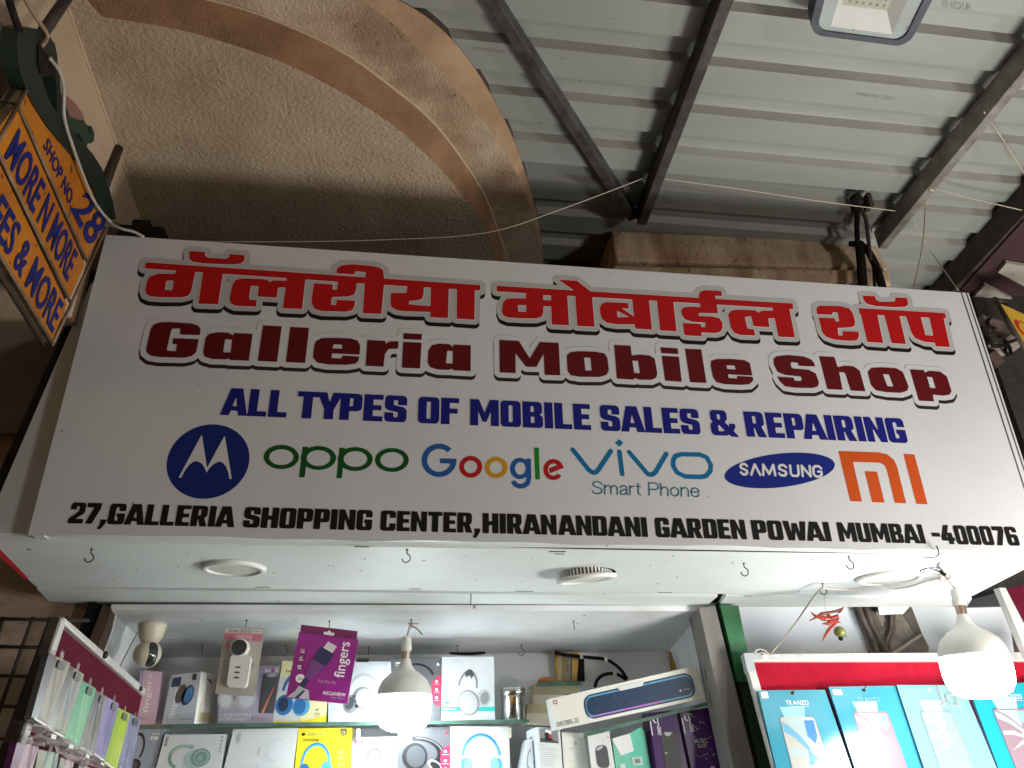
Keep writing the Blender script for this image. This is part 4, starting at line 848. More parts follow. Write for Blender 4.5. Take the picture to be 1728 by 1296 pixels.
# white supply wire
m = MB(); W = [(1300, 1104, 2.72), (1332, 1066, 2.66), (1371, 1010, 2.52), (1386, 993, 2.42), (1394, 993, 2.42), (1420, 995, 2.42), (1448, 994, 2.41), (1481, 990, 2.38), (1510, 993, 2.38), (1537, 989, 2.35), (1562, 981, 2.31), (1590, 975, 2.27)]
m.tube([PY(*p) for p in W], 0.0032, M_wirew, 8, 5)
m.tube([PY(*s6(x, y), 2.70) for x, y in ((320, 668), (300, 650), (265, 640), (245, 650), (250, 668), (275, 660), (300, 662))], 0.003, M_wire, 6, 4)
m.tube([PY(*s6(x, y), 2.70) for x, y in ((305, 660), (280, 645), (268, 660), (285, 670))], 0.002, M_black, 6, 4)
o = m.build('supply_wire'); tag(o, 'thin white wire running from the red board over a hook to the right bulb', 'wire')
m = MB(); m.tube([PY(*rb(x, y), 1.99 if i < 3 else 1.98 + i * 0.032) for i, (x, y) in enumerate(((97, 103), (112, 130), (122, 165), (118, 190), (133, 230), (112, 270), (140, 300), (152, 330), (178, 368)))], 0.0018, M_black, 6, 4)
m.tube([PY(*rb(x, y), 2.02) for x, y in ((118, 180), (85, 200), (0, 207), (-20, 207))], 0.0014, M_black, 6, 4)
m.tube([PY(*rb(x, y), 2.16) for x, y in ((140, 330), (80, 305), (40, 290), (10, 300), (-30, 310), (-25, 330), (5, 312))], 0.0014, M_black, 6, 4)
m.tube([PY(*rb(x, y), 2.13) for x, y in ((133, 285), (60, 288), (-10, 300), (-40, 315))], 0.0012, M_black, 6, 4)
m.tube([PY(*rb(x, y), 2.2) for x, y in ((133, 310), (152, 335), (175, 350))], 0.006, M_black, 8, 3)
o = m.build('black_wire'); tag(o, 'twisted thin black wire hanging from the lower edge of the sign above the right bulb', 'wire')

# off-frame lamp of the next stall: the same bulb, farther right
# ================================================================== LEFT PROJECTING SIGN
og = thing('projecting_sign', PY(90, 400, 1.95), 'orange three-panel hanging sign with blue lettering in a green frame', 'sign')
dv = Vector((-0.129, 0.992, 0)).normalized(); nv = Vector((0.992, 0.129, 0)).normalized()
pO = PY(176, 384, 1.97)
def PO(px, py): return PP(px, py, pO, nv)
M_or = mat('orange_paint', (0.56, 0.19, 0.010), 0.55, (0.40, 0.115, 0.006), 5, 0.05, 40, speck=(26, 0.69, (0.10, 0.05, 0.02)))
M_tan = mat('rusty_tan_metal', (0.30, 0.21, 0.12), 0.6, (0.12, 0.07, 0.04), 14, 0.2, 80)
M_ltr = inkm('ink_navy', (0.012, 0.018, 0.14))
th = nv * -0.03
P1 = [(42, 153), (58, 184), (77, 213), (96, 236), (114, 256), (129, 276), (142, 296), (156, 324), (168, 355), (175, 383), (147, 437), (28, 174)]
P2 = [(26, 178), (143, 447), (118, 504), (-15, 234)]
P3 = [(-18, 240), (113, 514), (87, 578), (0, 432), (-58, 335)]
def otext(m, s, q, bold=0.02):
    F = Face(*[PO(*p) for p in q]); F.n = nv; F.text(m, s, 0, 0, 1, 1, M_ltr, 3, bold)
m = MB(); m.prism([PO(*p) for p in P1], th, M_or, M_tan); otext(m, 'SHOP NO.', ((81, 231), (125, 330), (118, 353), (71, 247)), 0.012); otext(m, '28', ((147, 321), (183, 372), (150, 420), (117, 352))); m.build('panel', og)
m = MB(); m.prism([PO(*p) for p in P2], th, M_or, M_tan); otext(m, 'MORE N MORE', ((31, 215), (131, 428), (112, 477), (5, 265))); m.build('panel', og)
m = MB(); m.prism([PO(*p) for p in P3], th, M_or, M_tan); otext(m, 'REES & MORE', ((-12, 297), (107, 513), (87, 564), (-38, 348))); m.build('panel', og)
m = MB()
for a, b in (((27, 176), (145, 442)), ((-16, 237), (116, 509)), ((42, 151), (-60, 337)), ((177, 384), (86, 582)), ((87, 580), (-60, 336))):
    A, B = PO(*a), PO(*b); m.tube([A + nv * 0.003, B + nv * 0.003], 0.004, M_tan, 8, 1); m.tube([A - nv * 0.02, B - nv * 0.02], 0.005, M_rust, 8, 1)
m.build('frame', og)
M_gr = mat('dark_green_iron', (0.009, 0.022, 0.016), 0.5, (0.005, 0.013, 0.010), 12, 0.2, 70)
m = MB()
ring = [(95, 158), (130, 150), (175, 156), (215, 160), (258, 190), (290, 240), (303, 300), (306, 370), (312, 375), (335, 655), (420, 755), (495, 835), (550, 920), (590, 1030), (612, 1110), (626, 1200), (570, 1197), (545, 1150), (505, 1035), (455, 940), (385, 850), (310, 765), (225, 650), (165, 560), (118, 450), (92, 370), (80, 280), (82, 210)]
hole1 = [(192, 250), (232, 300), (280, 390), (282, 410), (205, 408), (190, 330)]
hole2 = [(215, 415), (290, 415), (300, 480), (302, 620), (250, 530)]
def holed(m, outer, holes, off, mt):
    loops = [[PO(*l6(*p)) + nv * 0.004 for p in outer]] + [[PO(*l6(*p)) + nv * 0.004 for p in h] for h in holes]
    fl_ = [p for l in loops for p in l]; tri = tessellate_polygon(loops); m.add(fl_, tri, mt); m.add([p + off for p in fl_], tri, mt)
    for l in loops:
        n = len(l); m.add(l + [p + off for p in l], [(i, (i + 1) % n, n + (i + 1) % n, n + i) for i in range(n)], mt)
holed(m, ring, [hole2], nv * -0.03, M_gr); m.build('green_scroll', og, 0.002)
m = MB(); m.prism([PO(*l6(*p)) + nv * 0.006 for p in ((190, 235), (240, 300), (284, 392), (282, 412), (206, 408), (188, 330))], nv * 0.002, M_black); m.build('dark_web', og)
m = MB(); gp = mat('green_painted_cutout', (0.025, 0.055, 0.036), 0.55, (0.015, 0.033, 0.022), 14, 0.2, 60)
m.prism([PO(*l6(*p)) - nv * 0.03 for p in ((315, 310), (340, 306), (368, 350), (352, 405), (372, 440), (395, 505), (415, 560), (450, 640), (525, 668), (548, 706), (552, 735), (566, 740), (558, 715), (553, 700), (566, 700), (580, 735), (578, 780), (560, 795), (543, 795), (540, 830), (515, 838), (500, 820), (520, 780), (500, 740), (478, 745), (474, 790), (440, 745), (390, 660), (350, 560), (315, 420))], nv * -0.02, gp)
m.prism([PO(*l6(*p)) - nv * 0.028 for p in ((408, 524), (440, 540), (480, 580), (520, 640), (524, 668), (490, 665), (452, 650), (430, 590))], nv * -0.015, mat('dull_pink_paint', (0.27, 0.13, 0.115), 0.6)); m.build('cutout_ornament', og)
m = MB()
m.tube([PO(118, -12), PO(72, 56)], 0.012, M_rust, 8, 1); m.build('hanging_rod', og)
m = MB(); m.tube([PO(216, 252) - nv * 0.025, PO(184, 335) - nv * .02], 0.012, M_rust, 8, 1); m.build('hanging_rod', og)
m = MB(); m.tube([PO(11, -15), PO(22, 22), PO(33, 52)], 0.0075, M_black, 8, 3)
o = m.build('black_cable'); tag(o, 'short black cable running down to the green scroll of the orange sign', 'cable')
m = MB(); W = [(24, -15), (50, 28), (66, 50), (69, 62), (60, 75)]
m.tube([PO(*p) + nv * 0.012 for p in W], 0.0045, mat('tan_wire', (0.33, 0.22, 0.13), 0.6), 8, 4)
m.tube([PO(*l6(*p)) + nv * 0.014 for p in ((232, 310), (265, 350), (292, 395), (310, 470), (312, 540), (312, 620), (330, 700), (352, 765), (378, 840), (402, 905), (432, 980), (462, 1055), (500, 1120), (540, 1172), (572, 1205))] + [PY(190, 379, 1.965), PY(206, 386, 1.968), PY(226, 391, 1.975), PY(243, 400, 1.985)], 0.0042, M_wirew, 8, 4)
o = m.build('white_cable'); tag(o, 'white cable looping down across the green frame of the orange sign', 'cable')
m = MB(); q = PY(232, 396, 2.08); m.box(q - Vector((0.05, 0.02, 0.03)), q + Vector((0.08, 0.05, 0.02)), M_black); m.box(q + Vector((-0.02, -0.01, 0.02)), q + Vector((0.03, 0.03, 0.05)), M_black)
o = m.build('cable_box'); tag(o, 'small black box behind the top left corner of the white sign', 'cable box')

# ================================================================== STRINGS AND CABLES ABOVE
def string(pts, r, mt, label, nm='string', cat='string'):
    m = MB(); m.tube(pts, r, mt, 6, 5); o = m.build(nm); tag(o, label, cat); return o
string([PY(200, 398, 2.03), PY(330, 407, 2.03), PY(460, 408, 2.03), PY(640, 405, 2.04), PY(820, 393, 2.06), PY(950, 352, 2.06), PY(1085, 301, 2.06)], 0.0016, mat('cream_string', (0.62, 0.54, 0.42), 0.8), 'pale string rising from the top left of the sign to the middle rafter')
string([PY(1112, 301, 2.06), PY(1240, 318, 2.06), PY(1380, 339, 2.06), PY(1510, 356, 2.07)], 0.0016, MATS['cream_string'], 'pale string stretched under the roof between the middle and the right rafter')
kn = PZ(1573, 317, ZR - 0.085)
string([kn, PY(1563, 345, 2.06), PY(1556, 420, 2.04), PY(1541, 488, 2.04)], 0.0026, M_string, 'brown string hanging from the right rafter to the top edge of the sign')
string([PZ(1540, 374, ZR - .08), PY(1575, 430, 2.2), PY(1617, 490, 2.04)], 0.0020, M_string, 'thin string slanting from the right rafter to the right corner of the sign')
string([kn, PY(1640, 335, 1.98), PY(1735, 357, 2.0)], 0.0022, M_string, 'thin string from the knot on the right rafter towards the roof edge')
string([PZ(1660, 188, ZR - .08), PY(1690, 232, 1.70), PY(1732, 298, 1.82)], 0.0026, M_string, 'knotted string slanting from the right rafter past the right edge')
m = MB(); m.tube([kn + Vector((-.012, 0, 0.006)), kn + Vector((0.0, -.008, 0.0)), kn + Vector((0.014, 0, 0.004)), kn + Vector((0.004, 0.008, -0.006)), kn + Vector((-.01, 0, -.004))], 0.004, mat('knot_string', (0.50, 0.42, 0.35), 0.8), 6, 4)
o = m.build('string_knot'); tag(o, 'string knot tied round the right rafter', 'knot')
cb = thing('cable_bundle', PY(1465, 480, 2.4), 'thick black taped cable bundle dropping from the roof behind the sign', 'cables')
yb = 2.28
m = MB(); m.tube([PY(1443, 330, 2.09), PY(1446, 352, 2.15), PY(1446, 380, 2.22), PY(1447, 420, 2.27)], 0.010, M_black, 8, 4); m.tube([PY(1441, 330, 2.09), PY(1449, 340, 2.10), PY(1444, 352, 2.14)], 0.02, M_black, 8, 3); m.build('cable', cb)
m = MB(); m.tube([PY(1451, 346, 2.12), PY(1461, 370, 2.18), PY(1465, 400, 2.24), PY(1469, 440, 2.27)], 0.0075, mat('brown_black_cable', (0.045, 0.035, 0.028), 0.6), 8, 4); m.build('cable', cb)
m = MB(); m.tube([PY(1450, 410, yb), PY(1453, 440, yb), PY(1455, 470, yb), PY(1457, 500, yb)], 0.017, M_black, 10, 4, 0.019); m.build('cable', cb)
m = MB(); m.tube([PY(1434, 411, yb), PY(1455, 414, yb), PY(1470, 432, yb), PY(1482, 460, yb), PY(1492, 500, yb)], 0.011, M_black, 10, 4, 0.017); m.build('cable', cb)
m = MB(); m.tube([PY(1474, 450, yb), PY(1477, 500, yb)], 0.006, M_black, 8, 1); m.build('cable', cb)
m = MB(); q = PZ(1465, 338, ZR - 0.02); m.box(q - Vector((0.012, 0.02, 0.04)), q + Vector((0.004, 0.02, 0.02)), M_rust); m.build('bracket', cb)

# grille on the left
gy = 2.80
gr = thing('security_grille', PY(40, 1290, gy), 'rusty dark metal grille in front of the brown wall at the lower left', 'grille')
for (a, b) in (((-20, 1044), (150, 1047)), ((-20, 1091), (150, 1094)), ((-20, 1140), (120, 1143)), ((-20, 1191), (90, 1194)), ((-20, 1246), (60, 1249)), ((-20, 1300), (60, 1302))):
    m = MB(); m.tube([PY(*a, gy), PY(*b, gy)], 0.006, M_rust, 6, 1); m.build('rail', gr)
for (a, b) in (((5, 1041), (-25, 1160)), ((56, 1041), (-5, 1210)), ((112, 1041), (60, 1200)), ((38, 1200), (10, 1300))):
    m = MB(); m.tube([PY(*a, gy + .012), PY(*b, gy + .012)], 0.006, M_rust, 6, 1); m.build('upright', gr)

# ================================================================== SECURITY CAMERA
cc = thing('security_camera', PC(257, 1060), 'cream ball security camera with black visor on the recess ceiling', 'security camera')
M_cream2 = mat('cream_plastic', (0.60, 0.555, 0.44), 0.4, (0.54, 0.49, 0.38), 7, speck=(40, 0.72, (0.3, 0.25, 0.18)))
yc = 2.93
top = PY(*s2(252, 245), yc); rT = (PY(*s2(357, 245), yc) - top).length
m = MB(); m.lathe([(0.0001, 0.012), (rT * .96, 0.010), (rT, 0), (rT * .96, -0.012), (rT * .80, -rT * 0.85), (rT * .55, -rT * 1.25), (0.0001, -rT * 1.3)], top, M_cream2, 36); m.build('mount', cc)
bc = PY(*s2(212, 455), yc); rB = (PY(*s2(315, 455), yc) - bc).length
m = MB(); m.sphere(bc, rB, M_cream2, 32); m.build('ball', cc)
m = MB(); fd = Vector((0.66, -0.72, -0.12)).normalized(); su = fd.cross(Vector((0.42, 0, 1))).normalized(); uu = su.cross(fd); vs = []; fs = []
for i in range(13):
    a = math.radians(-58 + 116 * i / 12); w = 0.36 * math.sqrt(max(0, 1 - (abs(i - 6) / 6.3) ** 4))
    for j in range(7):
        b = w * (j - 3) / 3 + 0.22 * math.sin(a * 1.6); d = (fd * math.cos(a) * math.cos(b) + su * math.sin(b) + uu * math.sin(a) * math.cos(b)).normalized(); vs.append(bc + d * rB * 1.02)
m.add(vs, [(i * 7 + j, i * 7 + j + 1, (i + 1) * 7 + j + 1, (i + 1) * 7 + j) for i in range(12) for j in range(6)], mat('black_gloss', (0.008, 0.008, 0.009), 0.08, spec=0.8), True); m.build('visor', cc)
m = MB(); m.tube([PY(233, 1066, 2.99), PY(220, 1090, 3.0), PY(200, 1130, 3.0)], 0.0025, M_wire, 6, 3); m.build('lead', cc)

# ================================================================== SHELVES
ysh = 3.05
def glass_shelf(nm, pl, pr, yfr, ybk, th, label, ext=None):
    A, B = PY(*pl, yfr), PY(*pr, yfr); z = (A.z + B.z) / 2; t = thing(nm, (A.x, yfr, z), label, 'shelf')
    m = MB(); m.box((A.x, yfr + 0.004, z - th + .001), (B.x, ybk, z - .001), M_glass); m.build('pane', t)
    m = MB(); m.box((A.x, yfr, z - th), (B.x, yfr + 0.004, z), M_gedge); m.build('edge', t)
    return z
zs = glass_shelf('glass_shelf', (225, 1219.5), (893, 1217), ysh, YK - 0.01, 0.012, 'long green-edged glass shelf under the upper row of boxes')
zlow = PY(500, 1345, ysh).z
m = MB(); m.box((PY(120, 1300, 2.95).x, 2.90, zlow - 0.015), (PY(1238, 1300, 2.9).x, YK - 0.01, zlow), M_white); o = m.build('lower_shelf'); tag(o, 'white shelf board carrying the lower row of boxes', 'shelf')
m = MB(); q = PY(605, 1236, ysh + .01); m.box(q - Vector((0.006, 0, 0.02)), q + Vector((0.006, 0.02, 0.012)), M_cream2); o = m.build('shelf_clip'); tag(o, 'small cream clip under the glass shelf left of the left bulb', 'clip')
m = MB(); q = PY(861, 1235, ysh + .02); m.box(q - Vector((0.006, 0, 0.02)), q + Vector((0.004, 0.02, 0.012)), M_cream2); o = m.build('shelf_clip'); tag(o, 'small cream clip under the right end of the glass shelf', 'clip')

# ================================================================== BOXED GOODS
def P_(n, c, r=0.32, **k): return mat(n, c, r, coat=0.25, **k)
W_ = P_('box_white', (0.66, 0.68, 0.68), col2=(0.63, 0.65, 0.65), scale=4)
Wg = P_('box_cool_white', (0.58, 0.62, 0.66), col2=(0.55, 0.59, 0.63), scale=4)
Cr = P_('box_cream_white', (0.74, 0.74, 0.68), col2=(0.70, 0.70, 0.64), scale=4)
Dk = P_('print_black', (0.02, 0.02, 0.022)); Dg = P_('print_dark_grey', (0.07, 0.075, 0.085)); Mg = P_('print_mid_grey', (0.22, 0.23, 0.24)); Lg = P_('print_light_grey', (0.42, 0.44, 0.46)); Pg = P_('print_pale_grey', (0.55, 0.58, 0.62))
Bl = P_('print_blue', (0.03, 0.16, 0.40)); Bl2 = P_('print_sky_blue', (0.10, 0.38, 0.62)); Bl3 = P_('print_deep_blue', (0.015, 0.04, 0.10)); Ye = P_('box_yellow', (0.80, 0.68, 0.03), col2=(0.76, 0.64, 0.03), scale=4)
Pk = P_('box_pink', (0.66, 0.46, 0.56), col2=(0.62, 0.42, 0.52), scale=3); Hp = P_('print_hot_pink', (0.62, 0.04, 0.10)); Te = P_('print_teal', (0.03, 0.46, 0.42)); Pw = P_('print_white', (0.80, 0.80, 0.80))
Pur = P_('box_grey_purple', (0.40, 0.36, 0.46), col2=(0.34, 0.31, 0.40), scale=3); Gb = P_('box_grey_blue', (0.34, 0.39, 0.47), col2=(0.29, 0.34, 0.42), scale=3); Dgb = P_('box_dark_grey', (0.13, 0.135, 0.15), col2=(0.10, 0.105, 0.12), scale=3)
def phones(F, m, cu, cv, w, h, band, cup, pad, tilt=0.0, near=1, o=1):
    # headphones: band arc over two ear cups; w,h in face units
    F.arc(m, cu, cv, w / 2, h * 0.62, 0.16, 12, 168, band, o, tilt, 30, 0.24)
    F.arc(m, cu, cv, w / 2 * 0.93, h * 0.56, 0.05, 30, 150, Lg if band in (Dg, Dk) else Pw, o + 0.6, tilt, 24, 0.02)
    for s_, k in ((-1, 0.9), (1, 1.0)):
        uu_ = cu + s_ * w * 0.43; vv = cv + h * 0.14 + s_ * tilt * w * F.asp() * 0.4
        F.disc(m, uu_ - s_ * w * 0.07, vv + h * .02, w * 0.13, h * 0.25, pad, o + 1, tilt)
        F.disc(m, uu_, vv, w * 0.155 * k, h * 0.27, cup, o + 2, tilt)
        F.disc(m, uu_ + w * 0.015, vv - h * .03, w * 0.09 * k, h * 0.17, band, o + 3, tilt)
GRP_U = 'boxed goods on the glass shelf'; GRP_L = 'boxed goods on the lower shelf'
def pbox(nm, z, pts, y, dep, mf, ms, label, cat, zbase=None, group=None, draw=None):
    F = FY(z, pts, y); m = MB(); E = F.to_z(zbase) if zbase is not None else F
    E.slab(m, dep, mf, ms)
    if draw: draw(F, m)
    o = m.build(nm); tag(o, label, cat, group); return o
# --- upper row
def d(F, m):
    F.text(m, 'fingers', 0.32, 0.06, 0.66, 0.82, Pw, 1, 0.008, True); F.arc(m, -0.02, 0.17, 0.16, 0.28, 0.25, -70, 70, Bl, 1); F.text(m, 'Audio On', 0.1, 0.92, 0.6, 0.955, Mg, 1)
pbox('headphone_box', s2, [(165, 572), (322, 585), (272, 960), (120, 955)], 3.14, 0.10, Pk, Pk, 'pink box behind the phone case board, leftmost on the glass shelf', 'box', zs + .0008, GRP_U, d)
def d(F, m):
    F.text(m, 'fingers', 0.16, 0.30, 0.40, 0.92, Pw, 1, 0.008, True); F.rect(m, 0.05, 0.06, 0.35, 0.26, Bl3, 1); F.disc(m, 0.42, 0.42, 0.15, 0.20, Dg, 2, 0.2); F.disc(m, 0.66, 0.46, 0.19, 0.21, Bl3, 2, 0.25); F.disc(m, 0.70, 0.45, 0.13, 0.17, Bl, 3, 0.25)
    F.arc(m, 0.7, 0.46, 0.10, 0.13, 0.2, 0, 200, Bl2, 4); F.rect(m, 0.72, 0.03, 0.86, 0.16, Bl3, 2); F.text(m, 'SuperPower H7', 0.5, 0.92, 0.9, 0.96, Dg, 1)
b = pbox('headphone_box', s2, [(395, 612), (612, 582), (560, 958), (322, 958)], 3.13, 0.004, P_('box_grey_pale', (0.50, 0.54, 0.58), col2=(0.44, 0.47, 0.52), scale=3), Pg, 'grey box with dark blue headphones and a cream side panel, beside the pink box', 'box', zs + .0008, GRP_U, d)
F1 = FY(s2, [(612, 582), (712, 606), (688, 958), (560, 958)], 3.13); Fr = Face(F1.tl, F1.tr + Vector((0, 0.06, 0)), F1.br + Vector((0, 0.06, 0)), F1.bl)
m = MB(); Fr.to_z(zs + .0008).slab(m, 0.004, Cr, Cr); Fr.disc(m, 0.45, 0.2, 0.2, 0.09, Dg, 1); Fr.disc(m, 0.42, 0.24, 0.12, 0.06, Cr, 2); Fr.rect(m, 0.15, 0.62, 0.9, 0.98, P_('print_sand', (0.66, 0.55, 0.33)), 1); Fr.rect(m, 0.2, 0.65, 0.8, 0.8, Pw, 2); Fr.disc(m, 0.4, 0.52, 0.08, 0.03, Mg, 1); Fr.lines(m, 0.2, 0.40, 0.8, 0.48, 3, Lg)
m.build('side_panel', b)
def d(F, m):
    F.disc(m, 0.13, 0.62, 0.16, 0.17, Lg, 1); F.disc(m, 0.12, 0.64, 0.10, 0.12, Pg, 2); F.disc(m, 0.45, 0.58, 0.20, 0.22, Lg, 1); F.disc(m, 0.48, 0.60, 0.13, 0.15, Pg, 2); F.arc(m, 0.28, 0.5, 0.33, 0.50, 0.14, 20, 160, Lg, 1)
    F.rrect(m, 0.72, 0.15, 0.99, 0.86, 0.03, Dg, 2); F.poly(m, [(0.77, 0.86), (0.93, 0.40), (0.95, 0.40), (0.81, 0.86)], P_('print_coral', (0.70, 0.22, 0.16)), 3); F.disc(m, 0.88, 0.18, 0.09, 0.03, Lg, 3); F.text(m, 'bo', 0.75, 0.045, 0.84, 0.115, Pw, 2, 0.02); F.text(m, 't', 0.93, 0.035, 0.965, 0.115, Pw, 2, 0.02); F.text(m, 'a', 0.86, 0.06, 0.91, 0.115, Hp, 2, 0.02)
    F.text(m, 'CRAFTED FOR YOUR', 0.02, 0.87, 0.60, 0.92, Pw, 3, 0.008); F.text(m, 'ENTERTAINMENT', 0.02, 0.935, 0.60, 0.99, Pw, 3, 0.008); F.text(m, 'ROCKERZ', 0.67, 0.93, 0.92, 0.98, P_('print_rose', (0.62, 0.36, 0.40)), 3, 0.02)
pbox('headphone_box', s2, [(762, 541), (1196, 541), (1140, 950), (732, 950)], 3.12, 0.09, Pur, Pur, 'purple-grey headphone box with a dark phone window, hanging blister pack in front of it', 'box', zs + .0008, GRP_U, d)
def d(F, m):
    F.poly(m, [(0, 0), (1, 0), (1, 0.9), (0.55, 1), (0, 0.62)], P_('print_pale_yellow', (0.80, 0.75, 0.42)), 1); F.poly(m, [(0, 0.25), (0.5, 0.4), (0.5, 1), (0, 1)], W_, 1.5)
    F.disc(m, 0.17, 0.74, 0.17, 0.17, Bl, 2); F.disc(m, 0.15, 0.73, 0.10, 0.12, Bl3, 3); F.disc(m, 0.50, 0.76, 0.17, 0.16, Bl2, 2); F.disc(m, 0.47, 0.76, 0.12, 0.13, Bl, 2.5); F.arc(m, 0.35, 0.6, 0.28, 0.42, 0.2, 15, 165, Bl, 1.8); F.text(m, 'THUNDER', 0.1, 0.16, 0.5, 0.20, Dk, 2, 0.02)
    F.text(m, '60', 0.78, 0.79, 0.85, 0.83, Dg, 2); F.text(m, 'HOURS', 0.76, 0.86, 0.88, 0.90, Dg, 2); F.rect(m, 0.76, 0.915, 0.88, 0.92, Dg, 2)
pbox('headphone_box', s3, [(72, 504), (416, 507), (396, 952), (2, 948)], 3.12, 0.09, Ye, Ye, 'yellow and white box with blue headphones behind the purple hanging box', 'box', zs + .0008, GRP_U, d)
def d(F, m):
    F.arc(m, 0.55, 0.5, 0.24, 0.30, 0.14, 10, 185, Lg, 1, 0.35, 30, 0.20); F.disc(m, 0.55, 0.62, 0.17, 0.19, Mg, 2, 0.3); F.disc(m, 0.57, 0.62, 0.13, 0.16, Lg, 3, 0.3); F.disc(m, 0.36, 0.72, 0.12, 0.16, Mg, 2, 0.5); F.disc(m, 0.34, 0.71, 0.07, 0.11, Dg, 3, 0.5)
    F.text(m, 'AN', 0.60, 0.84, 0.80, 0.955, Mg, 1); F.text(m, 'WIRELESS HEADSET', 0.58, 0.03, 0.98, 0.055, Lg, 1); F.rect(m, 0.44, -0.055, 0.64, 0.01, Dk, 1); F.lines(m, 0.06, 0.78, 0.12, 0.83, 2, Lg)
pbox('headphone_box', s3, [(414, 508), (876, 510), (868, 948), (411, 952)], 3.12, 0.09, Wg, Wg, 'white headset box with grey headphones, between the purple hanging box and the left bulb', 'box', zs + .0008, GRP_U, d)
def d(F, m):
    F.arc(m, 0.5, 0.35, 0.38, 0.28, 0.12, 20, 160, Dk, 1); F.disc(m, 0.42, 0.60, 0.22, 0.24, Dk, 1); F.disc(m, 0.45, 0.6, 0.15, 0.18, Dg, 2); F.poly(m, [(1, 0.26), (0.86, 0.33), (0.81, 0.42), (0.81, 0.68), (0.88, 0.74), (1, 0.78)], Hp, 2)
    for v in (0.37, 0.50, 0.63): F.disc(m, 0.91, v, 0.025, 0.022, Pw, 3); F.rect(m, 0.86, v + 0.04, 0.97, v + 0.045, Pw, 3)
    F.poly(m, [(0.90, 0.11), (0.93, 0.05), (0.97, 0.11)], Pw, 2); F.rect(m, 0.07, 0.055, 0.24, 0.08, Pw, 2); F.rect(m, 0.07, 0.10, 0.13, 0.115, Pw, 2)
pbox('headphone_box', s3, [(883, 490), (1246, 490), (1241, 950), (875, 948)], 3.125, 0.09, Dgb, Dgb, 'dark grey box with hot pink edge panel, half hidden by the left bulb', 'box', zs + .0008, GRP_U, d)
def d(F, m):
    F.rect(m, 0, 0.795, 1, 0.862, Te, 1); F.arc(m, 0.49, 0.50, 0.19, 0.29, 0.16, 5, 178, Mg, 2, 0.18, 30, 0.2); F.arc(m, 0.49, 0.46, 0.12, 0.26, 0.4, 45, 135, Dg, 3, 0.18)
    F.disc(m, 0.79, 0.66, 0.13, 0.14, Lg, 2, 0.25); F.disc(m, 0.81, 0.66, 0.08, 0.10, Mg, 3, 0.25); F.disc(m, 0.51, 0.73, 0.20, 0.20, Mg, 3, -0.3); F.disc(m, 0.50, 0.73, 0.17, 0.18, Lg, 4, -0.3); F.rect(m, 0.38, 0.72, 0.55, 0.735, Pw, 5)
    F.text(m, 'Hydro 6', 0.03, 0.81, 0.28, 0.855, Pw, 2, 0.02); F.text(m, 'LYNE', 0.22, 0.045, 0.40, 0.09, Lg, 1, -0.005); F.rect(m, 0.05, 0.715, 0.15, 0.745, Te, 1); F.lines(m, 0.05, 0.90, 0.45, 0.97, 2, Lg, 1, 0.3)
pbox('headphone_box', s4, [(200, 475), (584, 473), (593, 943), (195, 943)], 3.12, 0.09, Wg, Wg, 'white box with grey headphones over a teal stripe, just right of the left bulb', 'box', zs + .0008, GRP_U, d)
# --- lower row
def d(F, m):
    F.arc(m, 0.06, 0.48, 0.34, 0.40, 0.20, -40, 120, Dk, 1, 0, 30); F.disc(m, 0.12, 0.92, 0.3, 0.16, Dk, 1); F.disc(m, 0.10, 0.93, 0.2, 0.11, Dg, 2); F.text(m, 'boat', 0.58, 0.07, 0.88, 0.13, Pw, 1, 0.01); F.rrect(m, 0.55, 0.18, 0.86, 0.27, 0.02, Pw, 1); F.rect(m, 0.62, 0.21, 0.68, 0.25, Mg, 2)
pbox('headphone_box', s2, [(150, 1010), (336, 1014), (268, 1296), (80, 1296)], 3.10, 0.10, Gb, Gb, 'grey-blue box with black headphones, leftmost of the lower row beside the phone cases', 'box', zlow, GRP_L, d)
def d(F, m):
    gm = P_('print_sage', (0.19, 0.30, 0.26)); gl_ = P_('print_pale_sage', (0.38, 0.50, 0.45)); gd = P_('print_dark_sage', (0.10, 0.17, 0.15))
    F.arc(m, 0.38, 0.68, 0.24, 0.38, 0.22, 60, 250, gm, 1, 0.1); F.arc(m, 0.42, 0.63, 0.25, 0.33, 0.2, 70, 180, gl_, 1.5, 0.1); F.disc(m, 0.56, 0.75, 0.16, 0.30, gl_, 2, 0.1); F.disc(m, 0.65, 0.69, 0.155, 0.27, gm, 3, 0.1); F.disc(m, 0.66, 0.68, 0.12, 0.21, gl_, 3.5, 0.1); F.disc(m, 0.66, 0.69, 0.10, 0.18, gm, 4, 0.1)
    F.text(m, 'JBL', 0.61, 0.62, 0.70, 0.78, gl_, 5, 0.01, True); F.text(m, 'BASS', 0.03, 0.06, 0.075, 0.34, Dg, 1, 0.02, True)
    for k in range(5): F.disc(m, 0.93, 0.09 + k * 0.105, 0.017, 0.032, Dg, 1); F.disc(m, 0.93, 0.09 + k * 0.105, 0.009, 0.018, W_, 2)
pbox('headphone_box', s2, [(344, 1050), (802, 1045), (758, 1296), (277, 1296)], 3.09, 0.10, W_, W_, 'white box with sage green headphones and five small round icons', 'box', zlow, GRP_L, d)
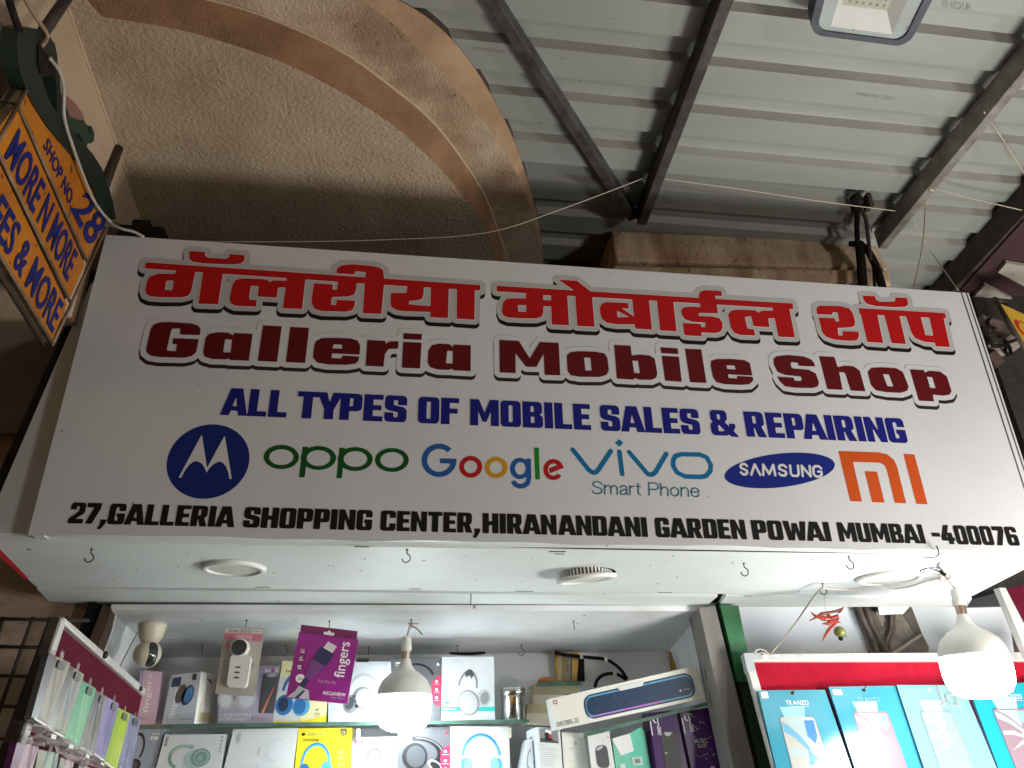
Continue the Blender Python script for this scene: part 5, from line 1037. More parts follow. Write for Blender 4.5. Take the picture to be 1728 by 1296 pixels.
def d(F, m):
    F.arc(m, 0.70, 0.55, 0.16, 0.28, 0.10, 0, 360, Pg, 1); F.disc(m, 0.74, 0.58, 0.13, 0.24, P_('print_faint_grey', (0.66, 0.68, 0.71)), 2); F.arc(m, 0.35, 1.1, 0.35, 0.32, 0.2, 30, 170, P_('print_faint_grey', (0.66, 0.68, 0.71)), 1); F.rect(m, 0.42, 0.48, 0.455, 0.68, Pg, 1); F.rect(m, 0.455, 0.48, 0.462, 0.68, Dg, 1); F.rect(m, 0.445, 0.92, 0.48, 1.1, Pg, 1)
    F.rect(m, 0.085, 0.12, 0.135, 0.36, Lg, 1); F.rect(m, 0.092, 0.14, 0.128, 0.34, W_, 2); F.text(m, 'OEM', 0.094, 0.16, 0.126, 0.32, Mg, 3, 0, True)
pbox('headphone_box', s2, [(850, 1010), (1328, 1000), (1292, 1296), (779, 1296)], 3.09, 0.10, W_, W_, 'plain white box with a faint grey headphone outline on the lower shelf', 'box', zlow, GRP_L, d)
def d(F, m):
    F.text(m, 'ZEBRONICS', 0.17, 0.12, 0.52, 0.19, Mg, 1); F.disc(m, 0.10, 0.155, 0.035, 0.04, Dk, 1); F.text(m, 'THUNDER', 0.10, 0.27, 0.40, 0.34, Dk, 1, 0.02); F.arc(m, 0.36, 0.90, 0.27, 0.54, 0.18, -20, 195, Bl2, 1, 0.05, 36); F.arc(m, 0.36, 0.90, 0.265, 0.52, 0.05, 30, 150, Bl, 2, 0.05, 36); F.disc(m, 0.56, 1.02, 0.10, 0.18, Bl2, 2); F.disc(m, 0.17, 1.05, 0.09, 0.16, Bl, 2)
    F.poly(m, [(0.78, 0.02), (0.90, 0.02), (0.90, 0.16), (0.84, 0.21), (0.78, 0.16)], Dg, 1); F.disc(m, 0.84, 0.12, 0.035, 0.045, Ye, 2); F.disc(m, 0.84, 0.12, 0.022, 0.03, Dg, 3)
    F.text(m, '60', 0.77, 0.57, 0.85, 0.64, Lg, 1); F.text(m, '15.2', 0.76, 0.70, 0.87, 0.77, Lg, 1); F.arc(m, 0.82, 0.95, 0.05, 0.07, 0.2, 0, 300, Lg, 1)
pbox('headphone_box', s3, [(192, 1003), (590, 1000), (580, 1296), (163, 1296)], 3.09, 0.10, Ye, Ye, 'bright yellow box with light blue headphones on the lower shelf', 'box', zlow, GRP_L, d)
def d(F, m):
    F.arc(m, 0.48, 0.92, 0.21, 0.58, 0.20, 0, 200, Mg, 1, 0.15, 36); F.arc(m, 0.48, 0.92, 0.20, 0.55, 0.06, 30, 160, Dg, 2, 0.15); F.disc(m, 0.60, 1.0, 0.10, 0.2, Mg, 2); F.rrect(m, 0.04, 0.10, 0.22, 0.19, 0.03, Hp, 1); F.text(m, 'Ubon', 0.07, 0.12, 0.19, 0.17, Pw, 2, 0.01); F.rect(m, 0.32, 0.135, 0.7, 0.145, Pg, 1)
pbox('headphone_box', s3, [(590, 1070), (926, 1066), (920, 1296), (584, 1296)], 3.09, 0.10, W_, W_, 'white box with a dark grey headband and small red tag, under the left bulb', 'box', zlow, GRP_L, d)
def d(F, m):
    F.arc(m, 0.40, 0.62, 0.50, 0.40, 0.28, -35, 110, Dk, 1, 0.1, 36); F.arc(m, 0.40, 0.62, 0.47, 0.37, 0.05, -20, 100, Mg, 2, 0.1, 36); F.disc(m, 0.33, 0.72, 0.24, 0.34, Dk, 2, -0.2); F.disc(m, 0.35, 0.72, 0.18, 0.27, Dg, 3, -0.2); F.disc(m, 0.72, 0.95, 0.16, 0.12, Lg, 2, 0.5); F.disc(m, 0.72, 0.95, 0.11, 0.08, Dk, 3, 0.5)
    F.poly(m, [(1, 0.44), (0.88, 0.50), (0.82, 0.62), (0.82, 0.95), (0.88, 1.1), (1, 1.15)], Hp, 4)
    for v in (0.60, 0.82, 1.02): F.disc(m, 0.91, v, 0.03, 0.035, Pw, 5); F.rect(m, 0.85, v + 0.07, 0.98, v + 0.08, Pw, 5)
    F.poly(m, [(0.90, 0.17), (0.935, 0.06), (0.97, 0.17)], Hp, 2)
pbox('headphone_box', s3, [(925, 1000), (1311, 995), (1311, 1296), (920, 1296)], 3.092, 0.10, Dgb, Dgb, 'dark grey box with black headphones and hot pink panel on the lower shelf', 'box', zlow, GRP_L, d)
def d(F, m):
    F.arc(m, 0.52, 0.78, 0.34, 0.62, 0.14, 8, 172, Bl2, 1, 0, 40); F.arc(m, 0.52, 0.78, 0.33, 0.60, 0.05, 40, 140, Bl, 2, 0, 30); F.disc(m, 0.24, 0.94, 0.07, 0.18, Bl2, 2); F.disc(m, 0.30, 0.94, 0.07, 0.20, P_('print_pale_blue', (0.24, 0.50, 0.68)), 3); F.disc(m, 0.80, 0.94, 0.07, 0.18, Bl2, 2); F.disc(m, 0.74, 0.94, 0.07, 0.20, P_('print_pale_blue', (0.24, 0.50, 0.68)), 3)
pbox('headphone_box', s4, [(262, 988), (694, 990), (704, 1296), (262, 1296)], 3.09, 0.10, W_, W_, 'white box with blue headphones seen from the front, right end of the lower row', 'box', zlow, GRP_L, d)
# --- small boxes on the right of the lower row
def small(label, z, pts, y, dep, mf, ms, dr, cat='box'): return pbox('product_box', z, pts, y, dep, mf, ms, label, cat, zlow, 'small boxes right of the lower row', dr)
small('narrow white box at the left of the small boxes, lowest of them', s4, [(820, 1090), (866, 1092), (882, 1296), (776, 1296)], 3.06, 0.08, Wg, Wg, lambda F, m: F.arc(m, 0.75, 0.7, 0.3, 0.4, 0.2, 90, 260, Mg, 1))
def d(F, m):
    F.rect(m, 0.08, 0.03, 0.90, 0.37, Mg, 1); F.poly(m, [(0.08, 0.37), (0.08, 0.28), (0.45, 0.22), (0.9, 0.35), (0.9, 0.37)], Dg, 2); F.rrect(m, 0.34, 0.04, 0.60, 0.24, 0.02, Pw, 3); F.disc(m, 0.40, 0.18, 0.10, 0.07, Dk, 4); F.disc(m, 0.54, 0.2, 0.07, 0.06, P_('print_red', (0.5, 0.03, 0.04)), 4); F.disc(m, 0.47, 0.28, 0.16, 0.05, Dk, 3)
    F.text(m, 'Kickstand', 0.08, 0.42, 0.3, 0.445, Mg, 1); F.lines(m, 0.06, 0.50, 0.86, 0.98, 9, Lg, 1, 0.25)
b = small('white box with a grey picture of a phone stand', s4, [(905, 992), (1072, 1012), (1092, 1296), (925, 1296)], 3.04, 0.006, W_, W_, d)
F1 = FY(s4, [(860, 1020), (905, 992), (925, 1296), (878, 1296)], 3.04); Fl = Face(F1.tl + Vector((-.01, 0.06, 0)), F1.tr, F1.br, F1.bl + Vector((-.01, 0.06, 0)))
m = MB(); Fl.to_z(zlow).slab(m, 0.006, Wg, Wg); Fl.arc(m, 0.4, 0.7, 0.3, 0.25, 0.2, 100, 300, Dg, 1); Fl.disc(m, 0.4, 0.85, 0.2, 0.08, Dg, 1); Fl.disc(m, 0.4, 0.22, 0.14, 0.03, Mg, 1); m.build('side_panel', b)
def d(F, m):
    F.text(m, 'Air Vent Mount', 0.28, 0.10, 0.78, 0.14, Lg, 1); F.disc(m, 0.5, 0.31, 0.06, 0.05, Lg, 1); F.text(m, 'High Hold Strength', 0.24, 0.44, 0.74, 0.48, Lg, 1); F.arc(m, 0.5, 0.67, 0.06, 0.06, 0.2, 0, 360, Lg, 1); F.text(m, 'Safe For Devices', 0.24, 0.80, 0.74, 0.835, Lg, 1)
small('cream box with faint grey icons, between the phone stand box and the dark oval box', s4, [(1085, 1030), (1275, 1040), (1297, 1296), (1102, 1296)], 3.045, 0.08, Cr, Cr, d)
def d(F, m):
    F.rrect(m, 0.26, 0.34, 0.80, 1.0, 0.16, Dg, 1); F.disc(m, 0.46, 0.42, 0.17, 0.045, Lg, 2, -0.3); F.rect(m, 0.62, 0.22, 0.74, 0.23, Lg, 1); F.rect(m, 0.86, 0.14, 0.93, 0.17, Hp, 1)
small('white box showing a dark rounded device, beside the mint green box', s5, [(400, 1062), (560, 1024), (604, 1296), (428, 1296)], 3.0, 0.08, W_, Dgb, d)
def d(F, m):
    Mt = P_('print_mint', (0.12, 0.60, 0.43)); F.poly(m, [(0.50, -0.02), (0.9, -0.14), (1, 0.0), (1, 1.1), (0.5, 1.1)], Mt, 1); F.poly(m, [(0, 0), (0.55, -0.04), (0.6, 0.5), (0.2, 0.6)], Pw, 2); F.rrect(m, 0.50, 0.68, 0.80, 0.92, 0.02, P_('print_pale_mint', (0.55, 0.72, 0.64)), 3)
    for k in range(9): F.rect(m, 0.57 + k * 0.018, 0.73, 0.58 + k * 0.018, 0.86, Mg, 4)
    F.rrect(m, 0.12, 0.86, 0.28, 1.05, 0.02, P_('print_pale_mint', (0.55, 0.72, 0.64)), 3)
small('mint green shrink-wrapped box with a barcode label', s5, [(580, 1080), (820, 1024), (866, 1296), (610, 1296)], 3.01, 0.08, P_('box_mint', (0.16, 0.56, 0.42), 0.14, col2=(0.24, 0.62, 0.50), scale=5), P_('box_dark_mint', (0.03, 0.10, 0.08)), d)
Pv = P_('box_violet', (0.085, 0.022, 0.16), 0.22, col2=(0.06, 0.016, 0.12), scale=4)
def d(F, m):
    F.text(m, 'T', 0.16, 0.08, 0.42, 0.26, Pw, 2, -0.01); F.arc(m, 0.28, 0.14, 0.16, 0.07, 0.3, 30, 250, Pw, 2); F.text(m, 'ower', 0.22, 0.255, 0.36, 0.42, Pw, 2, 0.01, True); F.rect(m, 0.01, 0.15, 0.05, 0.42, Pw, 2)
    F.rrect(m, 0.30, 0.38, 0.86, 1.3, 0.09, P_('print_charcoal', (0.028, 0.03, 0.03)), 2); F.poly(m, [(0.44, 0.37), (0.74, 0.38), (0.58, 0.45), (0.46, 0.43)], Pg, 3); F.rect(m, 0.35, 0.72, 0.43, 0.76, Lg, 3)
small('violet box with a black tower speaker picture, next to the mint green box', s5, [(848, 888), (1052, 868), (1140, 1296), (910, 1296)], 2.98, 0.09, Pv, Pv, d)
def d(F, m):
    F.text(m, 'T', 0.14, 0.06, 0.40, 0.24, Pw, 2, -0.01); F.arc(m, 0.26, 0.12, 0.16, 0.07, 0.3, 30, 250, Pw, 2); F.text(m, 'ower', 0.22, 0.235, 0.36, 0.38, Pw, 2, 0.01, True); F.rect(m, 0.01, 0.12, 0.05, 0.40, Pw, 2)
    F.text(m, 'MUSIC', 0.28, 0.50, 0.72, 0.58, Lg, 2, 0.01); F.text(m, 'BLAST', 0.36, 0.59, 0.66, 0.66, Lg, 2, 0.01); F.rect(m, 0.62, 0.97, 0.76, 1.06, Lg, 2)
    for k in range(34):
        u = random.uniform(0.25, 0.85); v = random.uniform(0.1, 0.95); F.poly(m, [(u, v), (u + random.uniform(.02, .09), v + random.uniform(-.02, .01)), (u + random.uniform(.02, .08), v + random.uniform(.005, .02))], Lg, 2 + k * .03)  # pale triangles paint the reflections on the crinkled wrap
small('violet shrink-wrapped box with crinkled reflections, rightmost beside the grey post', s5, [(1080, 880), (1296, 850), (1395, 1296), (1166, 1296)], 2.985, 0.09, Pv, Pv, d)

# long speaker box lying on a tilted glass shelf
A, B = PY(*s5(370, 1040), 2.96), PY(*s5(1356, 790), 2.96)
gs = thing('glass_shelf', A, 'tilted dark green glass shelf under the long speaker box on the right', 'shelf')
m = MB(); u = Vector((0, 0.36, 0.0)); dz = Vector((0, 0, -0.012)); m.hexa([A, B, B + dz, A + dz], [A + u, B + u, B + u + dz, A + u + dz], M_glass); m.build('pane', gs)
m = MB(); e_ = Vector((0, -0.004, 0)); m.hexa([A + e_, B + e_, B + e_ + dz, A + e_ + dz], [A - e_ * .1, B - e_ * .1, B + dz, A + dz], M_gedge); m.build('edge', gs)
def d(F, m):
    F.rrect(m, 0.205, 0.14, 0.955, 0.90, 0.30, Bl3, 1); F.rrect(m, 0.215, 0.19, 0.945, 0.85, 0.26, P_('print_steel_blue', (0.10, 0.28, 0.42)), 2); F.rrect(m, 0.222, 0.24, 0.938, 0.80, 0.23, P_('print_navy', (0.012, 0.035, 0.085)), 3)
    F.poly(m, [(0.44, 0.10), (0.63, 0.10), (0.61, 0.24), (0.46, 0.24)], W_, 4); F.rect(m, 0.27, 0.80, 0.72, 0.85, P_('print_violet', (0.40, 0.16, 0.50)), 4); F.rect(m, 0.22, 0.80, 0.45, 0.84, P_('print_lilac', (0.34, 0.24, 0.58)), 4.5)
    F.rect(m, 0.245, 0.19, 0.42, 0.225, Bl2, 4); F.rect(m, 0.66, 0.19, 0.90, 0.225, Bl2, 4); F.text(m, 'DECIBEL 22', 0.015, 0.76, 0.155, 0.90, Dg, 2, -0.002); F.rrect(m, 0.015, 0.07, 0.042, 0.20, 0.03, P_('print_maroon', (0.30, 0.06, 0.10)), 1); F.rrect(m, 0.021, 0.10, 0.036, 0.17, 0.02, W_, 2)
    F.text(m, 'PORTRONICS', 0.87, 0.61, 0.92, 0.65, Lg, 4); F.rect(m, 0.845, 0.60, 0.858, 0.67, Lg, 4)
    for k in range(40):
        u_ = random.uniform(0.25, 0.55); v_ = random.uniform(0.28, 0.7); F.poly(m, [(u_, v_), (u_ + 0.02, v_ - 0.02), (u_ + 0.022, v_ + 0.01)], P_('print_dull_blue', (0.035, 0.075, 0.14)), 4 + k * .02)
Fd = FY(s5, [(124, 786), (1200, 540), (1266, 780), (165, 1018)], 2.95); m = MB(); Fd.slab(m, 0.085, Cr, W_); d(Fd, m)
Fs = Face(Fd.tr + Fd.n * .0003, Fd.tr - Fd.n * 0.085, Fd.br - Fd.n * 0.085, Fd.br + Fd.n * .0003); Fs.n = (Fd.tr - Fd.tl).normalized(); Fs.rect(m, 0, 0, 1, 1, Dgb, 1)
o = m.build('speaker_box'); tag(o, 'long white box with a dark blue sound bar picture lying aslant on the right', 'box')
# steel tin, cream carton stack, brown object
c = PY(*s4(728, 940), 3.14); r = (PY(*s4(820, 800), 3.14) - PY(*s4(637, 800), 3.14)).length / 2; hh = PY(*s4(728, 700), 3.14).z - zs
tn = thing('steel_tin', (c.x, c.y, zs), 'round brushed steel tin with lid at the right end of the glass shelf', 'tin')
M_ss = mat('brushed_steel', (0.62, 0.62, 0.60), 0.2, (0.50, 0.50, 0.48), 10, metal=1.0, stretch=(1, 1, 12))
m = MB(); m.lathe([(0.0001, 0.0005), (r * .9, 0.0005), (r * .93, 0.004), (r * .93, hh * .74)], (c.x, c.y, zs), M_ss, 40); m.build('body', tn)
m = MB(); m.lathe([(r * .94, hh * .70), (r, hh * .72), (r, hh * .95), (r * .95, hh * .985), (r * .5, hh), (0.0001, hh)], (c.x, c.y, zs), M_ss, 40); m.build('lid', tn)
M_ct = mat('yellowed_card', (0.62, 0.55, 0.36), 0.6, (0.50, 0.42, 0.25), 5, 0.1, 40); M_ct2 = mat('cream_card', (0.74, 0.70, 0.58), 0.6, (0.68, 0.63, 0.50), 5)
for i, (q, mf, lb) in enumerate((([(826, 890), (1050, 890), (1050, 985), (828, 978)], M_ct2, 'cream carton at the bottom of the stack beside the steel tin'), ([(835, 820), (1050, 835), (1050, 890), (828, 888)], M_ct, 'yellowed carton, second from the bottom beside the steel tin'), ([(872, 752), (1120, 752), (1080, 832), (876, 826)], M_ct2, 'cream carton, third from the bottom of the stack beside the steel tin'), ([(890, 668), (1230, 668), (1200, 745), (880, 750)], M_ct, 'yellowed crumpled carton on top of the stack, under the green glass piece'))):
    pbox('carton', s4, q, 3.16 + 0.004 * i, 0.12, mf, mf, lb, 'carton', None, 'old cartons stacked beside the steel tin')
m = MB(); A, B = PY(*s4(905, 665), 3.15), PY(*s4(1230, 660), 3.15); m.hexa([A, B, B + dz, A + dz], [A + Vector((0, .2, 0)), B + Vector((0, .2, 0)), B + dz + Vector((0, .2, 0)), A + dz + Vector((0, .2, 0))], M_gedge); o = m.build('glass_piece'); tag(o, 'small green glass piece lying on the stack of old cartons', 'glass')
m = MB(); q = PY(*s4(965, 652), 3.2); m.sphere(q, 0.026, mat('brown_leather', (0.32, 0.13, 0.04), 0.4), 16, 1.25, 1.0, 0.62); o = m.build('brown_pouch'); tag(o, 'rounded brown pouch lying on the green glass piece', 'pouch')
# golden frame at the back wall
gf = thing('golden_frame', PY(*s4(1130, 660), 3.36), 'golden framed mirror strip behind the stack of old cartons', 'frame')
M_gold = mat('gold_paint', (0.55, 0.36, 0.10), 0.3, (0.38, 0.23, 0.05), 12, metal=0.7)
for q in ([(1035, 440), (1062, 440), (1055, 655), (1040, 655)], [(1098, 440), (1108, 440), (1112, 655), (1102, 655)], [(1165, 440), (1212, 440), (1196, 655), (1160, 655)]):
    m = MB(); FY(s4, q, 3.36).slab(m, 0.012, M_gold, M_gold); m.build('bar', gf)
m = MB(); FY(s4, [(1062, 440), (1098, 440), (1102, 655), (1055, 655)], 3.37).slab(m, 0.006, mat('gold_cream', (0.60, 0.54, 0.36), 0.4), M_gold); FY(s4, [(1108, 440), (1165, 440), (1160, 655), (1112, 655)], 3.372).slab(m, 0.006, mat('marbled_mirror', (0.55, 0.55, 0.53), 0.15, (0.22, 0.20, 0.16), 30), M_gold); m.build('mirror', gf)
m = MB(); FY(s4, [(1212, 470), (1250, 475), (1256, 655), (1200, 655)], 3.372).slab(m, 0.006, M_black, M_black); m.build('dark_gap', gf)
m = MB(); FY(s5, [(1008, 434), (1034, 430), (1054, 570), (1028, 574)], 3.37).slab(m, 0.02, M_gold, M_gold); o = m.build('wooden_strip'); tag(o, 'thin golden brown strip in the right back corner of the recess', 'strip')
bcb = thing('black_cable', PY(*s5(690, 640), 3.34), 'black cable clipped to the back wall in a loop above the long speaker box', 'cable')
m = MB(); m.tube([PY(*s5(*p), 3.33) for p in ((160, 438), (210, 455), (300, 466), (400, 478), (530, 492), (600, 530), (655, 580), (692, 640))], 0.007, M_black, 8, 5); m.build('upper_run', bcb)
m = MB(); m.tube([PY(*s5(*p), 3.34) for p in ((455, 700), (470, 650), (510, 612), (570, 598), (630, 608), (690, 645))], 0.007, M_black, 8, 5); m.build('loop', bcb)
for p in ((536, 492), (603, 604), (355, 470)):
    m = MB(); q = PY(*s5(*p), 3.325); m.box(q - Vector((0.006, 0.004, 0.010)), q + Vector((0.006, 0.01, 0.012)), M_lampbody); m.build('cable_clip', bcb)
m = MB(); m.tube([PY(*s4(*p), 3.38) for p in ((255, 441), (300, 448), (390, 452), (470, 448), (520, 440))], 0.006, M_black, 8, 3); o = m.build('black_arc'); tag(o, 'black curved rim showing above the box with the teal stripe', 'rim')

# ================================================================== HANGING PACKS
bp_ = thing('blister_pack', PY(*s2(900, 760), 2.94), 'clear blister pack with a white socket strip hanging from the ceiling nail', 'blister pack')
F = FY(s2, [(786, 250), (1082, 262), (1004, 768), (712, 748)], 2.94)
m = MB(); M_card = mat('grey_card', (0.42, 0.40, 0.36), 0.5, (0.37, 0.35, 0.31), 4, coat=0.6); F.slab(m, 0.003, M_card, M_card)
F.rect(m, 0.02, 0.02, 0.97, 0.10, P_('card_pale', (0.55, 0.53, 0.50)), 1); F.rect(m, 0.04, 0.095, 0.96, 0.20, P_('print_dusty_rose', (0.58, 0.16, 0.24)), 1.5); F.text(m, 'UNIPOWER', 0.30, 0.12, 0.72, 0.175, Pw, 2.5, -0.004); F.text(m, 'CELLTONE', 0.10, 0.045, 0.34, 0.075, Dg, 2, 0.015); F.rect(m, 0.40, 0.03, 0.68, 0.085, M_card, 2); F.lines(m, 0.72, 0.055, 0.92, 0.075, 1, Mg, 2)
F.disc(m, 0.14, 0.285, 0.07, 0.042, P_('print_dusty_rose', (0.58, 0.16, 0.24)), 1); F.text(m, 'one year replacement warranty', 0.12, 0.935, 0.82, 0.965, Lg, 1)
for v in (0.55, 0.62, 0.69, 0.78): F.arc(m, 0.17, v, 0.06, 0.035, 0.15, 0, 360, Mg, 1)
F.disc(m, 0.83, 0.56, 0.045, 0.03, Mg, 1); m.build('card', bp_)
m = MB(); nrm = F.n
def FB(q, y, o): return [F.pt(u, v, o) for u, v in q]
body = rr_pts(F, 0.30, 0.42, 0.80, 0.90, 0.07, 1); m.prism([p for p in body], nrm * 0.03, M_lampbody)
cc_ = F.pt(0.475, 0.325, 1); rD = (F.pt(0.70, 0.325) - F.pt(0.475, 0.325)).length
m.lathe([(rD * 1.02, 0), (rD * 1.0, 0.03), (rD * .9, 0.034), (0.0001, 0.034)], cc_, M_lampbody, 36, nrm); m.build('socket_strip', bp_)
m = MB(); m.lathe([(rD * .86, 0.0352), (rD * .8, 0.0345), (0.0001, 0.0345)], cc_, mat('dark_socket', (0.03, 0.035, 0.04), 0.3), 36, nrm)
m.build('socket_face', bp_)
for v in (0.60, 0.675, 0.75):
    m = MB(); m.prism([F.pt(u, w, 1) + nrm * 0.0305 for u, w in ((0.46, v), (0.58, v), (0.58, v + 0.02), (0.46, v + 0.02))], nrm * 0.001, Dk); m.build('port', bp_)
cbx = thing('cable_box', PY(*s3(340, 800), 2.92), 'purple box with a video cable picture hanging from a nail', 'box')
F = FY(s3, [(196, 290), (632, 348), (552, 822), (98, 775)], 2.90); Mp = P_('box_magenta', (0.30, 0.018, 0.24), 0.3, col2=(0.24, 0.014, 0.19), scale=3); Mp2 = P_('box_dark_magenta', (0.17, 0.01, 0.09))
m = MB(); F.slab(m, 0.03, Mp, Mp2)
F.text(m, 'fingers', 0.70, 0.06, 0.93, 0.62, Pw, 2, 0.008, True); F.text(m, 'MEGAVIEW', 0.58, 0.845, 0.95, 0.90, Pw, 2, 0.008); F.text(m, 'HDMI CABLE', 0.72, 0.92, 0.92, 0.94, Lg, 2); F.text(m, 'Simple Plug-n-Play', 0.46, 0.68, 0.76, 0.74, Pk, 2, -0.01)
F.disc(m, 0.17, 0.70, 0.075, 0.065, Pw, 2); F.text(m, '3m', 0.13, 0.68, 0.215, 0.725, Dk, 3)
for v, t in ((0.24, '2.0'), (0.36, '4K'), (0.49, '8')): F.rect(m, 0.075 + 0.0, v, 0.18, v + 0.085, Mp2, 2); F.text(m, t, 0.085, v + 0.012, 0.15, v + 0.05, Pw, 3, 0.01); F.rect(m, 0.09, v + .06, 0.16, v + .072, Pw, 3)
ax = lambda t, w, s: (0.17 + 0.42 * t + w * s * 0.13, 0.90 - 0.78 * t + w * s * 0.05)
Nv = P_('print_ink_blue', (0.03, 0.03, 0.10))
def bnd(t0, t1, s0, s1, mt, o): F.poly(m, [ax(t0, -1, s0), ax(t0, 1, s0), ax(t1, 1, s1), ax(t1, -1, s1)], mt, o)
bnd(0.86, 1.0, 0.62, 0.62, P_('print_plug', (0.66, 0.58, 0.62)), 3); bnd(0.52, 0.86, 0.9, 0.95, Nv, 2.6); bnd(0.36, 0.60, 0.55, 0.95, P_('print_plum', (0.16, 0.05, 0.20)), 3); bnd(0.26, 0.36, 0.35, 0.5, P_('print_plum', (0.16, 0.05, 0.20)), 3); bnd(0.10, 0.26, 0.35, 0.35, Nv, 2.6); bnd(-0.12, 0.10, 0.2, 0.35, Lg, 2.6)
F.poly(m, [(0.02, 0.99), (0.12, 0.90), (0.26, 0.84), (0.34, 0.86), (0.38, 0.995)], P_('print_silver', (0.55, 0.50, 0.58)), 2); F.poly(m, [(0.14, 0.99), (0.26, 0.86), (0.29, 0.87), (0.20, 0.995)], Nv, 2.8)
m.build('carton', cbx)
Ft = FY(s3, [(212, 236), (628, 285), (620, 347), (203, 291)], 2.915); m = MB(); Ft.slab(m, 0.002, Mp2, Mp2); Ft.rrect(m, 0.41, 0.55, 0.60, 0.92, 0.15, Pw, 1); Ft.rrect(m, 0.48, 0.35, 0.53, 0.8, 0.1, Pw, 1.4); m.build('hang_tab', cbx)

# ================================================================== RIGHT RED BOARD
al = math.radians(15.5); pB = PY(1256, 1108, 2.78); nB = Vector((0, -math.cos(al), math.sin(al)))
def PB(px, py, o=0.0): return PP(px, py, pB + nB * o, nB)
rbd = thing('display_board', PB(1500, 1290), 'red felt display board in an aluminium frame leaning back on the right', 'display board')
def upb(p, k): return p + Vector((0, math.sin(al), math.cos(al))) * k
m = MB(); F = Face(PB(1262, 1112), PB(1790, 1106), PB(1920, 1500), PB(1330, 1400)); F.slab(m, 0.012, M_red, M_post); m.build('felt', rbd)
m = MB(); a, b = PB(1252, 1106), PB(1800, 1102); a2, b2 = PB(1256, 1118), PB(1800, 1117)
m.hexa([a + nB * .014, b + nB * .014, b2 + nB * .014, a2 + nB * .014], [a - nB * .014, b - nB * .014, b2 - nB * .014, a2 - nB * .014], M_alu); m.build('top_rail', rbd, 0.002)
m = MB(); a, b, c, d4 = PB(1253, 1107), PB(1269, 1118), PB(1350, 1400), PB(1332, 1400)
m.hexa([a + nB * .0138, b + nB * .0138, c + nB * .0138, d4 + nB * .0138], [p - nB * .0138 for p in (a, b, c, d4)], M_alu); m.build('side_rail', rbd, 0.002)
m = MB(); a = [PB(1252, 1105), PB(1285, 1104), PB(1284, 1116), PB(1269, 1117), PB(1273, 1136), PB(1259, 1136)]; m.prism([p + nB * .016 for p in a], nB * -0.03, mat('grey_corner_plastic', (0.42, 0.44, 0.46), 0.4)); m.build('corner_cap', rbd)
Cy = mat('cyan_pack', (0.05, 0.27, 0.37), 0.16, (0.045, 0.25, 0.34), 3, coat=0.5); Cy2 = mat('pale_cyan_pack', (0.19, 0.33, 0.36), 0.12, (0.165, 0.31, 0.35), 3, coat=0.4); Cy3 = mat('bright_cyan_pack', (0.02, 0.33, 0.41), 0.12, (0.018, 0.30, 0.38), 3, coat=0.8)
Sc1 = P_('print_bone', (0.38, 0.38, 0.34)); Sc2 = P_('print_blush', (0.25, 0.17, 0.20)); ScW = P_('print_paper', (0.21, 0.245, 0.245)); Fr_ = P_('print_slate', (0.05, 0.12, 0.18)); Fr2 = P_('print_soft_slate', (0.13, 0.19, 0.22))
Pn = P_('print_pane', (0.24, 0.50, 0.62)); Sh1 = P_('print_shard', (0.10, 0.30, 0.44)); Sh2 = P_('print_shard_blue', (0.02, 0.16, 0.42)); Sh3 = P_('print_shard_grey', (0.32, 0.42, 0.48))
def pack(q, mt, scr, frm, label, title, hole, off, soft=False, q2=None):
    F = Face(*[PB(*p, 0.030 + off) for p in q]); F.n = nB; t = thing('screen_guard_pack', F.pt(0.5, 1), label, 'screen guard pack', 'screen guard packs pinned on the red board')
    E = Face(F.tl, F.tr, F.tr + (F.br - F.tr) * 1.5, F.tl + (F.bl - F.tl) * 1.5); E.n = nB
    m = MB(); E.slab(m, 0.012, mt, P_('pack_edge', (0.02, 0.14, 0.24)))
    sg = F
    if scr:
        u0, v0, u1, v1 = scr
        F.rrect(m, u0, v0, u1, v1, 0.05, frm, 1); F.rrect(m, u0 + .012, v0 + .012, u1 - .012, v1 - .012, 0.045, q2 or Sc1, 2)
        X = lambda a, b: (u0 + (u1 - u0) * a, v0 + (v1 - v0) * b)
        a_ = [P_('soft1', (0.322, 0.384, 0.409)), P_('soft2', (0.223, 0.372, 0.384)), P_('soft3', (0.372, 0.397, 0.409))] if soft else [Sh1, Sh2, Sh3]
        F.poly(m, [X(.04, .06), X(.2, .10), X(.45, .22), X(.62, .34), X(.60, .40), X(.30, .24), X(.05, .17)], a_[0], 3); F.poly(m, [X(.66, .05), X(.93, .05), X(.90, .22), X(.80, .30), X(.64, .22)], a_[1], 3); F.poly(m, [X(.05, .36), X(.35, .36), X(.58, .44), X(.55, .47), X(.3, .42), X(.06, .42)], a_[2], 3)
        F.poly(m, [X(.56, .34), X(.68, .42), X(.80, .47), X(.66, .46), X(.6, .52), X(.50, .52)], a_[0], 3.5); F.poly(m, [X(.10, .66), X(.42, .52), X(.56, .50), X(.5, .55)], a_[2], 3.2); F.poly(m, [X(.12, .04), X(.70, .04), X(.62, .30), X(.35, .12)], P_('print_ice', (0.322, 0.409, 0.434)), 2.6)
        F.poly(m, [(u0 + (u1 - u0) * .10, v0 - .11), (u0 + (u1 - u0) * .80, v0 - .11), (u0 + (u1 - u0) * .72, v0 + .015), (u0 + (u1 - u0) * .16, v0 + .015)], Pn if not soft else P_('soft4', (0.322, 0.422, 0.446)), 1.5)
    if title: title(F, m)
    m.build('pack', t)
    if hole:
        m = MB(); p = F.pt(hole[0], hole[1], 3); m.lathe([(0.006, 0.0), (0.006, 0.001), (0.0001, 0.001)], p, M_hook, 12, nB); m.tube([p, p + nB * .02 + Vector((0, 0, 0.008))], 0.0015, M_hook, 6, 1); m.build('pin', t)
    return t
